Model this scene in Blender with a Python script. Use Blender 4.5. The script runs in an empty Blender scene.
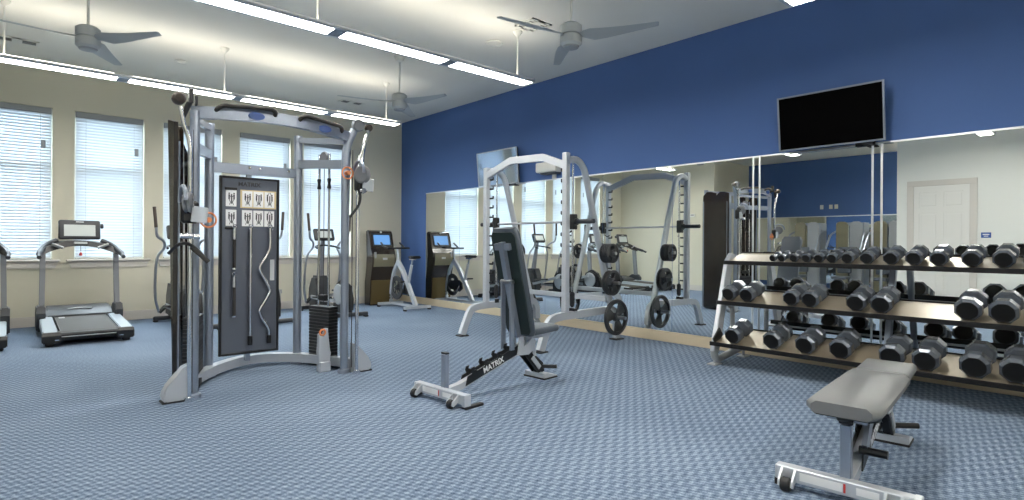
import bpy, bmesh, math, random
from mathutils import Vector, Matrix
random.seed(7)
PI = math.pi
sc = bpy.context.scene
COL = sc.collection

# ------------------------------------------------------------------ materials
MATS = {}
def mat(name, base, rough=0.5, metal=0.0, spec=0.5, emit=None, es=1.0, coat=0.0, bump=None, var=None):
    m = bpy.data.materials.new(name); m.use_nodes = True
    nt = m.node_tree; b = nt.nodes['Principled BSDF']
    b.inputs['Base Color'].default_value = (*base, 1)
    b.inputs['Roughness'].default_value = rough
    b.inputs['Metallic'].default_value = metal
    b.inputs['Specular IOR Level'].default_value = spec
    b.inputs['Coat Weight'].default_value = coat
    if emit:
        b.inputs['Emission Color'].default_value = (*emit, 1)
        b.inputs['Emission Strength'].default_value = es
    if var or bump:
        tc = nt.nodes.new('ShaderNodeTexCoord')
        n = nt.nodes.new('ShaderNodeTexNoise'); n.inputs['Scale'].default_value = (var or bump)[0]
        n.inputs['Detail'].default_value = 4
        nt.links.new(tc.outputs['Object'], n.inputs['Vector'])
        if var:
            r = nt.nodes.new('ShaderNodeMix'); r.data_type = 'RGBA'
            k = var[1]
            r.inputs[6].default_value = (*[c*(1-k) for c in base], 1)
            r.inputs[7].default_value = (*[min(1, c*(1+k)) for c in base], 1)
            nt.links.new(n.outputs['Fac'], r.inputs[0]); nt.links.new(r.outputs[2], b.inputs['Base Color'])
        if bump:
            bp = nt.nodes.new('ShaderNodeBump'); bp.inputs['Strength'].default_value = bump[1]
            bp.inputs['Distance'].default_value = bump[2] if len(bump) > 2 else 0.002
            nt.links.new(n.outputs['Fac'], bp.inputs['Height']); nt.links.new(bp.outputs[0], b.inputs['Normal'])
    MATS[name] = m
    return m

mat('ceiling_paint', (.80, .79, .73), .9, var=(1.2, .02))
mat('cream_paint', (.67, .645, .53), .85, var=(1.5, .02))
mat('blue_paint', (.068, .142, .355), .75, var=(1.5, .04))
mat('white_paint', (.74, .75, .72), .6)
mat('trim_paint', (.60, .57, .53), .5)
mat('base_paint', (.66, .56, .40), .45)
mat('door_paint', (.72, .71, .68), .45)
mat('mirror', (.88, .91, .90), .004, 1.0)
mat('edge_strip', (.75, .78, .80), .3, .6)
mat('silver', (.30, .34, .41), .28, .6, var=(30, .04))
mat('silver_white', (.50, .53, .575), .34, .3)
mat('chrome', (.80, .81, .83), .12, 1.0)
mat('steel', (.45, .46, .48), .28, 1.0)
mat('black_plastic', (.008, .009, .011), .38)
mat('black_matte', (.02, .021, .024), .7)
mat('rubber', (.012, .012, .014), .6)
mat('grip_foam', (.035, .032, .03), .75, bump=(300, .4))
mat('charcoal', (.032, .035, .041), .42)
mat('grey_plastic', (.19, .20, .22), .42)
mat('mid_grey', (.33, .35, .37), .45)
mat('light_grey', (.58, .60, .61), .45)
mat('pad_vinyl_lit', (.155, .16, .165), .45, bump=(250, .25, .001))  # flat bench's dark grey pad, painted lighter as if lit
mat('pad_slate', (.07, .085, .105), .45, bump=(250, .25, .001))
mat('pad_back', (.012, .022, .020), .35)
mat('iron', (.040, .043, .048), .42, .3, bump=(90, .3, .001))
mat('urethane', (.115, .132, .16), .22, .4, coat=.2)
mat('urethane_face', (.006, .006, .006), .55, spec=.25)
mat('shelf_tan_reflection', (.29, .245, .18), .30, .3)  # glossy dark shelves; tan reflection of wall and ledge painted as base colour
mat('shelf_lip', (.006, .006, .007), .45, spec=.3)
mat('board_grey', (.115, .13, .165), .4, .3)
mat('smoke_shroud', (.014, .009, .006), .16, .0, coat=.4)
mat('olive_shroud', (.20, .185, .12), .3)
mat('kiosk_brown', (.028, .020, .015), .22, coat=.4)
mat('kiosk_gold_reflection', (.16, .115, .045), .3, .4)  # brown gloss panel with its gold reflection put into the base colour
mat('screen_black', (.0012, .0012, .0014), .5, spec=.02)
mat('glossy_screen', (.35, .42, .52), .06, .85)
mat('screen_blue', (.02, .05, .10), .3, emit=(.12, .30, .62), es=.45)
mat('screen_pale', (.42, .45, .44), .35, emit=(.42, .47, .47), es=.12)
mat('white_decal', (.78, .79, .80), .45)
mat('tan_decal', (.62, .50, .28), .5)
mat('emblem_blue', (.03, .10, .36), .35)
mat('orange', (.80, .27, .10), .5)
mat('red', (.55, .05, .04), .4)
mat('fan_grey', (.50, .53, .54), .45, .2)
mat('fan_blade', (.47, .49, .49), .5, .1)
mat('fixture_metal', (.55, .58, .64), .4, .3)
mat('fixture_divider', (.24, .29, .37), .5)
mat('diffuser', (.9, .9, .88), .5, emit=(1, .965, .90), es=14)
mat('uplight', (.9, .9, .88), .5, emit=(1, .93, .80), es=4.0)
mat('plastic_white', (.75, .75, .70), .45)
mat('vent_dark', (.10, .11, .12), .7)
mat('ball_brown', (.06, .045, .038), .5)
mat('ground_outside', (.35, .36, .33), .9)
mat('tread_belt', (.045, .040, .034), .55)
mat('side_rail', (.42, .48, .53), .4, .2)

def glass_mat():
    m = bpy.data.materials.new('window_glass'); m.use_nodes = True; nt = m.node_tree; nt.nodes.clear()
    o = nt.nodes.new('ShaderNodeOutputMaterial'); t = nt.nodes.new('ShaderNodeBsdfTransparent')
    g = nt.nodes.new('ShaderNodeBsdfGlossy'); g.inputs['Roughness'].default_value = .02
    t.inputs[0].default_value = (.93, .97, .98, 1)
    mx = nt.nodes.new('ShaderNodeMixShader'); mx.inputs[0].default_value = .06
    nt.links.new(t.outputs[0], mx.inputs[1]); nt.links.new(g.outputs[0], mx.inputs[2]); nt.links.new(mx.outputs[0], o.inputs[0])
    MATS['window_glass'] = m
glass_mat()
def clear_mat():
    m = bpy.data.materials.new('clear_guard'); m.use_nodes = True; nt = m.node_tree; nt.nodes.clear()
    o = nt.nodes.new('ShaderNodeOutputMaterial'); t = nt.nodes.new('ShaderNodeBsdfTransparent')
    g = nt.nodes.new('ShaderNodeBsdfPrincipled'); g.inputs['Base Color'].default_value = (.75, .80, .85, 1); g.inputs['Roughness'].default_value = .2
    mx = nt.nodes.new('ShaderNodeMixShader'); mx.inputs[0].default_value = .55
    nt.links.new(t.outputs[0], mx.inputs[1]); nt.links.new(g.outputs[0], mx.inputs[2]); nt.links.new(mx.outputs[0], o.inputs[0])
    MATS['clear_guard'] = m
clear_mat()
def blind_mat():
    m = bpy.data.materials.new('blind_slat'); m.use_nodes = True; nt = m.node_tree; nt.nodes.clear()
    o = nt.nodes.new('ShaderNodeOutputMaterial'); d = nt.nodes.new('ShaderNodeBsdfDiffuse'); t = nt.nodes.new('ShaderNodeBsdfTranslucent')
    d.inputs[0].default_value = (.68, .71, .74, 1); t.inputs[0].default_value = (.50, .55, .60, 1)
    mx = nt.nodes.new('ShaderNodeMixShader'); mx.inputs[0].default_value = .30
    nt.links.new(d.outputs[0], mx.inputs[1]); nt.links.new(t.outputs[0], mx.inputs[2]); nt.links.new(mx.outputs[0], o.inputs[0])
    MATS['blind_slat'] = m
blind_mat()
def carpet_mat():
    m = bpy.data.materials.new('carpet'); m.use_nodes = True; nt = m.node_tree; b = nt.nodes['Principled BSDF']
    N = nt.nodes.new; L = nt.links.new
    tc = N('ShaderNodeTexCoord'); sx = N('ShaderNodeSeparateXYZ'); L(tc.outputs['Object'], sx.inputs[0])
    def mth(op, a, bb=None):
        n = N('ShaderNodeMath'); n.operation = op
        for i, v in enumerate((a, bb)):
            if v is None: continue
            if isinstance(v, (int, float)): n.inputs[i].default_value = v
            else: L(v, n.inputs[i])
        return n.outputs[0]
    def sn(v, per, ph=0.0): return mth('SINE', mth('ADD', mth('MULTIPLY', v, 2*PI/per), ph))
    X, Y = sx.outputs[0], sx.outputs[1]
    blob = mth('MULTIPLY', sn(X, .104), sn(Y, .076))                 # staggered woven blocks
    fine = mth('MULTIPLY', sn(mth('ADD', X, mth('MULTIPLY', Y, .35)), .032), .55)
    fine2 = mth('MULTIPLY', sn(mth('SUBTRACT', Y, mth('MULTIPLY', X, .2)), .041), .45)
    nz = N('ShaderNodeTexNoise'); nz.inputs['Scale'].default_value = 110; nz.inputs['Detail'].default_value = 3; L(tc.outputs['Object'], nz.inputs['Vector'])
    nb = N('ShaderNodeTexNoise'); nb.inputs['Scale'].default_value = .8; L(tc.outputs['Object'], nb.inputs['Vector'])
    v = mth('ADD', mth('MULTIPLY', blob, .15), mth('MULTIPLY', mth('ADD', fine, fine2), .20))
    v = mth('ADD', v, mth('MULTIPLY', mth('SUBTRACT', nz.outputs[0], .5), .9))
    v = mth('ADD', v, mth('MULTIPLY', mth('SUBTRACT', nb.outputs[0], .5), .25))
    v = mth('ADD', v, .5)
    cr = N('ShaderNodeValToRGB'); L(v, cr.inputs[0])
    e = cr.color_ramp.elements
    e[0].position = .05; e[0].color = (.030, .055, .105, 1)
    e[1].position = .95; e[1].color = (.375, .460, .570, 1)
    q = cr.color_ramp.elements.new(.5); q.color = (.150, .202, .285, 1)
    L(cr.outputs[0], b.inputs['Base Color']); b.inputs['Roughness'].default_value = .92
    b.inputs['Specular IOR Level'].default_value = .2
    bp = N('ShaderNodeBump'); bp.inputs['Strength'].default_value = .5; bp.inputs['Distance'].default_value = .004
    L(v, bp.inputs['Height']); L(bp.outputs[0], b.inputs['Normal'])
    MATS['carpet'] = m
carpet_mat()

# ------------------------------------------------------------------ mesh helpers
def wloc(o):
    v = Vector((0, 0, 0))
    while o is not None:
        v += Vector(o.location); o = o.parent
    return v

class G:
    """collects simple solids into one mesh"""
    def __init__(s): s.bm = bmesh.new()
    def box(s, c, d, bev=0.0, rot=None, seg=1):
        r = bmesh.ops.create_cube(s.bm, size=1.0); vs = r['verts']
        M = Matrix.Diagonal((*d, 1))
        if bev > 0:
            bmesh.ops.transform(s.bm, matrix=M, verts=vs)
            es = {e for v in vs for e in v.link_edges}
            rr = bmesh.ops.bevel(s.bm, geom=list(es), offset=min(bev, min(d)*.49), segments=seg, affect='EDGES', profile=.5)
            vs = list({v for v in rr['verts']} | {v for v in vs if v.is_valid})
            M = Matrix.Identity(4)
        if rot is not None: M = (rot.to_4x4() if hasattr(rot, 'to_4x4') else rot) @ M
        bmesh.ops.transform(s.bm, matrix=Matrix.Translation(c) @ M, verts=vs)
        return s
    def b2(s, x0, x1, y0, y1, z0, z1, bev=0.0, seg=1):
        return s.box(((x0+x1)/2, (y0+y1)/2, (z0+z1)/2), (abs(x1-x0), abs(y1-y0), abs(z1-z0)), bev, None, seg)
    def tube(s, pts, r, n=12, closed=False, w=None, h=None, up=(0, 0, 1), caps=True):
        """round tube (radius r or list) or rectangular tube (w across, h along 'up')"""
        P = [Vector(p) for p in pts]; m = len(P); rings = []
        upv = Vector(up)
        prev = None
        for i, p in enumerate(P):
            if closed: t = (P[(i+1) % m]-P[i-1])
            elif i == 0: t = P[1]-P[0]
            elif i == m-1: t = P[-1]-P[-2]
            else:
                t = (P[i+1]-P[i]).normalized()+(P[i]-P[i-1]).normalized()
            t.normalize()
            if w is not None:
                a = t.cross(upv)
                if a.length < 1e-3: a = t.cross(Vector((0, 1, 0)))
                a.normalize(); b = a.cross(t).normalized()
                k = 1.0
                if 0 < i < m-1: k = 1/max(.5, t.dot((P[i+1]-P[i]).normalized()))
                off = [(-w/2, -h/2*k), (w/2, -h/2*k), (w/2, h/2*k), (-w/2, h/2*k)]
                ring = [s.bm.verts.new(p+a*u+b*v) for u, v in off]
            else:
                if prev is None:
                    a = t.cross(Vector((0, 0, 1)))
                    if a.length < .1: a = t.cross(Vector((1, 0, 0)))
                    a.normalize()
                else:
                    a = prev - t*prev.dot(t); a.normalize()
                prev = a.copy(); b = t.cross(a)
                rr = r[i] if isinstance(r, (list, tuple)) else r
                ring = [s.bm.verts.new(p+(a*math.cos(2*PI*j/n)+b*math.sin(2*PI*j/n))*rr) for j in range(n)]
            rings.append(ring)
        L = len(rings[0]); cnt = m if closed else m-1
        for i in range(cnt):
            A, B = rings[i], rings[(i+1) % m]
            for j in range(L):
                s.bm.faces.new((A[j], A[(j+1) % L], B[(j+1) % L], B[j]))
        if not closed and caps:
            s.bm.faces.new(list(reversed(rings[0]))); s.bm.faces.new(rings[-1])
        return s
    def lathe(s, prof, c=(0, 0, 0), axis='Z', n=24, M=None):
        """prof: list of (r, h)"""
        ax = {'Z': Matrix.Identity(3), 'X': Matrix.Rotation(PI/2, 3, 'Y'), 'Y': Matrix.Rotation(-PI/2, 3, 'X')}[axis] if M is None else M
        rings = []
        for r, h in prof:
            if r < 1e-5: rings.append([s.bm.verts.new(ax @ Vector((0, 0, h))+Vector(c))])
            else: rings.append([s.bm.verts.new(ax @ Vector((r*math.cos(2*PI*j/n), r*math.sin(2*PI*j/n), h))+Vector(c)) for j in range(n)])
        for A, B in zip(rings, rings[1:]):
            for j in range(n):
                a0, a1 = A[j % len(A)], A[(j+1) % len(A)]; b0, b1 = B[j % len(B)], B[(j+1) % len(B)]
                q = []
                for v in (a0, a1, b1, b0):
                    if v not in q: q.append(v)
                if len(q) >= 3:
                    try: s.bm.faces.new(q)
                    except ValueError: pass
        closed = tuple(prof[0]) == tuple(prof[-1])
        if closed: bmesh.ops.remove_doubles(s.bm, verts=rings[0]+rings[-1], dist=1e-6)
        for R, rev in (() if closed else ((rings[0], True), (rings[-1], False))):
            if len(R) > 2:
                try: s.bm.faces.new(list(reversed(R)) if rev else R)
                except ValueError: pass
        return s
    def prism(s, poly, d, plane='XZ', c=0.0, bev=0.0):
        """extrude 2-D polygon; plane XZ -> thickness along Y centred at c, etc."""
        def mk(u, v, w):
            return {'XZ': (u, w, v), 'YZ': (w, u, v), 'XY': (u, v, w)}[plane]
        A = [s.bm.verts.new(mk(u, v, c-d/2)) for u, v in poly]; B = [s.bm.verts.new(mk(u, v, c+d/2)) for u, v in poly]
        fs = [s.bm.faces.new(A), s.bm.faces.new(list(reversed(B)))]
        n = len(poly)
        for j in range(n): fs.append(s.bm.faces.new((A[j], B[j], B[(j+1) % n], A[(j+1) % n])))
        if bev:
            es = list({e for f in fs[:2] for e in f.edges})
            bmesh.ops.bevel(s.bm, geom=es, offset=bev, segments=2, affect='EDGES')
        return s
    def torus(s, c, R, r, axis='X', n=24, m=8, arc=2*PI, a0=0):
        pts = []
        for i in range(n + (0 if arc >= 2*PI-1e-6 else 1)):
            a = a0+arc*i/n; u, v = R*math.cos(a), R*math.sin(a)
            pts.append({'X': (c[0], c[1]+u, c[2]+v), 'Y': (c[0]+u, c[1], c[2]+v), 'Z': (c[0]+u, c[1]+v, c[2])}[axis])
        return s.tube(pts, r, m, closed=arc >= 2*PI-1e-6)
    def build(s, name, m, parent=None, angle=35, own=None):
        bmesh.ops.recalc_face_normals(s.bm, faces=s.bm.faces)
        me = bpy.data.meshes.new(name)
        if parent is not None: off = wloc(parent)
        else:
            xs = [v.co for v in s.bm.verts]
            off = own if own is not None else Vector(((min(v.x for v in xs)+max(v.x for v in xs))/2, (min(v.y for v in xs)+max(v.y for v in xs))/2, min(v.z for v in xs)))
        off = Vector(off)
        bmesh.ops.translate(s.bm, vec=-off, verts=s.bm.verts)
        s.bm.to_mesh(me); s.bm.free()
        for p in me.polygons: p.use_smooth = True
        try: me.set_sharp_from_angle(angle=math.radians(angle))
        except Exception: pass
        me.materials.append(MATS[m])
        o = bpy.data.objects.new(name, me); COL.objects.link(o)
        if parent is not None: o.parent = parent
        else: o.location = off
        return o

def thing(name, label, cat, loc=(0, 0, 0), group=None):
    o = bpy.data.objects.new(name, None); COL.objects.link(o)
    o.empty_display_size = .1
    o.location = loc; o['label'] = label; o['category'] = cat
    if group: o['group'] = group
    return o
def tag(o, label, cat, group=None):
    o['label'] = label; o['category'] = cat
    if group: o['group'] = group
    return o
def struct(o, label=None):
    o['kind'] = 'structure'
    if label: o['label'] = label
    return o
def copy_tree(o, parent=None):
    c = o.copy(); COL.objects.link(c)
    if parent is not None: c.parent = parent
    for ch in list(o.children): copy_tree(ch, c)
    return c
def arcpts(c, R, a0, a1, n, plane='XZ', fixed=0):
    out = []
    for i in range(n+1):
        a = a0+(a1-a0)*i/n; u, v = c[0]+R*math.cos(a), c[1]+R*math.sin(a)
        out.append({'XZ': (u, fixed, v), 'YZ': (fixed, u, v), 'XY': (u, v, fixed)}[plane])
    return out
def smoothpath(pts, n=5):
    """Catmull-Rom through points"""
    P = [Vector(p) for p in pts]; P = [P[0]*2-P[1]]+P+[P[-1]*2-P[-2]]; out = []
    for i in range(1, len(P)-2):
        for k in range(n):
            t = k/n
            out.append(.5*((2*P[i])+(-P[i-1]+P[i+1])*t+(2*P[i-1]-5*P[i]+4*P[i+1]-P[i+2])*t*t+(-P[i-1]+3*P[i]-3*P[i+1]+P[i+2])*t**3))
    out.append(P[-2]); return out
def text_mesh(name, body, size, m, parent, loc, rot, extr=.001):
    cu = bpy.data.curves.new(name, 'FONT'); cu.body = body; cu.size = size; cu.extrude = extr; cu.align_x = 'CENTER'; cu.align_y = 'CENTER'
    cu.offset = size*.02
    o = bpy.data.objects.new(name, cu); COL.objects.link(o)
    dg = bpy.context.evaluated_depsgraph_get(); me = bpy.data.meshes.new_from_object(o.evaluated_get(dg))
    bpy.data.objects.remove(o)
    R = rot if isinstance(rot, Matrix) else Matrix.Identity(4)
    me.transform(Matrix.Translation(Vector(loc)-wloc(parent)) @ R)
    me.materials.clear(); me.materials.append(MATS[m]); me.name = name
    ob = bpy.data.objects.new(name, me); COL.objects.link(ob); ob.parent = parent
    return ob

# ------------------------------------------------------------------ room
XR, YW, H = 6.067, 10.246, 3.683          # mirror wall, window wall, ceiling height
XL, XA, YB = -1.35, -5.22, -2.6           # door wall, alcove wall, wall behind camera
YA0, YA1 = 2.6, 8.24                      # alcove extents
struct(G().b2(XA-.3, XR+.3, YB-.3, YW+.3, -.12, 0).build('floor', 'carpet', own=(0, 0, 0)))
struct(G().b2(XA-.3, XR+.3, YB-.3, YW+.3, H, H+.12).build('ceiling', 'ceiling_paint', own=(0, 0, 0)))
struct(G().b2(XR, XR+.15, YB-.15, YW+.15, 0, H).build('wall_right', 'blue_paint'))
struct(G().b2(XL-.15, XR, YB-.15, YB, 0, H).build('wall_front', 'cream_paint'))
# window wall with five openings
WINS = [(-.37, .448), (.696, 1.543), (1.797, 2.646), (2.921, 3.781), (4.02, 4.948)]
WZ0, WZ1 = .93, 3.07
g = G(); g.b2(XL-.15, XR, YW, YW+.16, 0, WZ0); g.b2(XL-.15, XR, YW, YW+.16, WZ1, H)
xs = [XL-.15]+[v for w in WINS for v in w]+[XR]
for i in range(0, len(xs), 2): g.b2(xs[i], xs[i+1], YW, YW+.16, WZ0, WZ1)
struct(g.build('wall_back', 'cream_paint'))
# left wall with the wide opening to the alcove, door wall
g = G(); g.b2(XL-.15, XL, 7.31, YW, 0, H); struct(g.build('wall_left', 'cream_paint'))
struct(G().b2(XL-.15, XL, YB, 3.32, 0, H).build('wall_left', 'white_paint'))
struct(G().b2(XA, XL-.15, YA1, YA1+.15, 0, H).build('wall_back', 'cream_paint'))
struct(G().b2(XA, XL-.15, YA0-.15, YA0, 0, H).build('wall_front', 'cream_paint'))
struct(G().b2(XA-.15, XA, YA0-.15, YA1+.15, 0, H).build('wall_left', 'blue_paint'))
# baseboards
struct(G().b2(XR-.022, XR, YB, YW, 0, .13, .004).build('baseboard_right', 'base_paint'))
g = G(); g.b2(XL, XR-.022, YW-.018, YW, 0, .125, .003); g.b2(XL, XR-.022, YW-.012, YW, .125, .14, .003)
struct(g.build('baseboard_back', 'trim_paint'))
struct(G().b2(XL, XL+.018, 7.31, YW-.018, 0, .14, .003).build('baseboard_left', 'trim_paint'))
struct(G().b2(XL, XL+.018, YB, 1.95, 0, .14, .003).build('baseboard_left', 'trim_paint'))
struct(G().b2(XL, XR-.022, YB, YB+.018, 0, .14, .003).build('baseboard_front', 'trim_paint'))
# windows
for i, (x0, x1) in enumerate(WINS):
    root = bpy.data.objects.new('window_%d' % (i+1), None); COL.objects.link(root); root.location = ((x0+x1)/2, YW, WZ0); struct(root)
    g = G(); f = .045
    for a, b, c, d in ((x0, x0+f, WZ0, WZ1), (x1-f, x1, WZ0, WZ1), (x0+f, x1-f, WZ0, WZ0+f), (x0+f, x1-f, WZ1-f, WZ1)):
        g.b2(a, b, YW+.07, YW+.15, c, d)
    zm = WZ0+1.35
    g.b2(x0+f, x1-f, YW+.08, YW+.14, zm-.03, zm+.03)
    g.build('window_frame', 'white_paint', root)
    G().b2(x0+f, x1-f, YW+.105, YW+.111, WZ0+f, zm-.03).build('window_pane', 'window_glass', root)
    G().b2(x0+f, x1-f, YW+.105, YW+.111, zm+.03, WZ1-f).build('window_pane', 'window_glass', root)
    g = G(); g.b2(x0-.09, x1+.09, YW-.06, YW+.07, WZ0-.03, WZ0, .008)
    g.prism([(x0-.07, WZ0-.03), (x1+.07, WZ0-.03), (x1+.035, WZ0-.12), (x0-.035, WZ0-.12)], .025, 'XZ', YW-.0125)
    g.build('window_sill', 'trim_paint', root)
# blinds
WN = ['far left window', 'second window from the left', 'third window from the left', 'fourth window from the left', 'rightmost window near the blue corner']
proto = None
def make_blind(i):
    x0, x1 = WINS[i]
    b = thing('window_blind', 'white horizontal slat blind, closed, in the '+WN[i], 'blind', ((x0+x1)/2, YW+.03, WZ0), 'white slat blinds in the window wall')
    G().b2(x0+.012, x1-.012, YW-.004, YW+.055, WZ1-.085, WZ1-.005, .006).build('headrail', 'mid_grey', b)
    g = G(); n = 48; pitch = (WZ1-.10-(WZ0+.035))/47
    
    for k in range(n):
        z = WZ0+.05+k*pitch
        pr_ = []                                          # crowned slat, room edge low
        for q in range(5):
            v = -1+q/2; pr_.append((YW+.028+v*.0150-(1-v*v)*.0055, z+v*.0235+(1-v*v)*.0015))
        g.prism(pr_+[(u+.002, v+.0012) for u, v in reversed(pr_)], x1-x0-.03, 'YZ', (x0+x1)/2)
    g.build('slats', 'blind_slat', b, 20)
    G().b2(x0+.015, x1-.015, YW+.008, YW+.05, WZ0+.004, WZ0+.03, .004).build('bottom_rail', 'white_paint', b)
    for xx in (x0+.13, x1-.13):
        G().tube([(xx, YW+.0, WZ0+.02), (xx, YW+.0, WZ1-.05)], .0022, 5).build('lift_cord', 'light_grey', b)
    G().b2(x1-.125, x1-.075, YW-.012, YW-.004, WZ1-.58, WZ1-.46, .004).build('cord_tag', 'mid_grey', b)
for i in range(5): make_blind(i)
# door seen in the mirror
dr = bpy.data.objects.new('door_1', None); COL.objects.link(dr); dr.location = (XL, 2.59, 0); struct(dr)
dy0, dy1, dz = 2.15, 3.03, 2.385
g = G(); g.b2(XL, XL+.03, dy0-.11, dy0, 0, dz, .004); g.b2(XL, XL+.03, dy1, dy1+.11, 0, dz, .004); g.b2(XL, XL+.03, dy0-.11, dy1+.11, dz, dz+.11, .004)
g.build('door_frame', 'trim_paint', dr)
g = G(); g.b2(XL, XL+.012, dy0, dy1, .005, dz)
st = .09; cxs = [(dy0+st, (dy0+dy1)/2-st/2), ((dy0+dy1)/2+st/2, dy1-st)]
g.b2(XL+.012, XL+.02, dy0, dy0+st, .005, dz); g.b2(XL+.012, XL+.02, dy1-st, dy1, .005, dz); g.b2(XL+.012, XL+.02, (dy0+dy1)/2-st/2, (dy0+dy1)/2+st/2, .005, dz)
for ya, yb in cxs:
    for za, zb in ((.005, .24), (1.0, 1.14), (1.86, 1.96), (2.26, dz)): g.b2(XL+.012, XL+.02, ya, yb, za, zb)
for ya, yb in cxs:
    for za, zb in ((.24, 1.0), (1.14, 1.86), (1.96, 2.26)): g.b2(XL+.01, XL+.018, ya+.035, yb-.035, za+.035, zb-.035, .003)
g.build('door_panel', 'door_paint', dr)
g = G(); g.lathe([(.0, .0), (.028, .0), (.028, .008), (.012, .012), (.012, .04), (.027, .05), (.027, .065), (0, .075)], (XL+.02, dy1-.06, 1.0), 'X', 16)
g.build('door_knob', 'steel', dr)

# mirror panels on the blue wall
mr = bpy.data.objects.new('wall_mirror', None); COL.objects.link(mr); mr.location = (XR-.006, 4.6, .13)
tag(mr, 'wide frameless wall mirror covering the lower part of the blue wall', 'mirror')
ys = [9.306, 8.205, 7.11, 6.02, 4.92, 3.83, 2.76, 1.69, .62, -.45, -1.5, -2.5]
for a, b in zip(ys, ys[1:]): G().b2(XR-.006, XR-.0005, b+.002, a-.002, .132, 2.155).build('mirror_panel', 'mirror', mr)
g = G(); g.b2(XR-.010, XR, -2.5, 9.306, 2.155, 2.172); g.build('top_channel', 'edge_strip', mr)
for y in (2.83, 2.76, 1.69, 1.615):
    G().b2(XR-.010, XR-.006, y-.009, y+.009, .132, 2.155).build('joint_strip', 'edge_strip', mr)
ma = bpy.data.objects.new('wall_mirror', None); COL.objects.link(ma); ma.location = (XA+.006, 5.4, .13)
tag(ma, 'mirror strip on the far blue wall of the side area, seen in the big mirror', 'mirror')
for a, b in zip([8.1, 7.0, 5.9, 4.8, 3.7], [7.0, 5.9, 4.8, 3.7, 2.7]): G().b2(XA+.0005, XA+.006, b+.002, a-.002, .132, 2.02).build('mirror_panel', 'mirror', ma)
G().b2(XA, XA+.012, 2.7, 8.1, 2.02, 2.045).build('top_channel', 'edge_strip', ma)

# ------------------------------------------------------------------ ceiling things
def fixture(Y, x0, x1, divs, rods, label, z=3.10):
    t = thing('linear_light', label, 'ceiling light', ((x0+x1)/2, Y, z), 'suspended linear lights')
    g = G()
    prof = [(-.122, .0), (-.128, .015), (-.115, .034), (-.07, .045), (.07, .045), (.115, .034), (.128, .015), (.122, .0), (.089, .0), (.089, .024), (-.089, .024), (-.089, .0)]
    g.prism([(Y+a, z+b) for a, b in prof], x1-x0, 'YZ', (x0+x1)/2)
    g.b2(x0-.012, x0, Y-.125, Y+.125, z, z+.045, .004); g.b2(x1, x1+.012, Y-.125, Y+.125, z, z+.045, .004)
    g.build('housing', 'fixture_metal', t)
    dv = sorted(divs); cuts = [x0]+[v for d in dv for v in (d-.06, d+.06)]+[x1]
    for i in range(0, len(cuts), 2):
        G().b2(cuts[i], cuts[i+1], Y-.088, Y+.088, z+.002, z+.014).build('diffuser', 'diffuser', t)
        G().b2(cuts[i]+.03, cuts[i+1]-.03, Y-.06, Y+.06, z+.0455, z+.051).build('uplight_lens', 'uplight', t)
    for d in dv: G().b2(d-.06, d+.06, Y-.108, Y+.108, z+.001, z+.02).build('spacer', 'fixture_divider', t)
    for rx in rods:
        g = G().tube([(rx, Y, z+.04), (rx, Y, H-.03)], .008, 8)
        g.lathe([(.012, -.06), (.03, -.045), (.055, -.012), (.055, 0)], (rx, Y, H), 'Z', 16)
        g.build('suspension_rod', 'plastic_white', t)
    return t
DV = (-.28+1.25, 2.21, 3.45)
fixture(7.85, -.28, 4.56, DV, (-.05, 2.05, 4.37), 'long suspended white light bar nearest the window wall', 3.06)
fixture(4.88, -.28, 4.59, DV, (-.05, 2.03, 4.43), 'long suspended light bar crossing the top middle of the room')
fixture(1.76, -.28, 4.63, DV, (-.05, 2.03, 4.43), 'suspended light bar whose end shows at the top edge above the television')
fixture(-1.2, -.28, 4.6, DV, (-.05, 2.03, 4.43), 'suspended light bar behind the viewpoint')
fixture(2.95, -4.9, -1.9, (-3.4,), (-4.6, -2.2), 'unseen suspended light bar added to brighten the side area')  # added out of the mirror's view, only to keep the alcove lit

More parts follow.
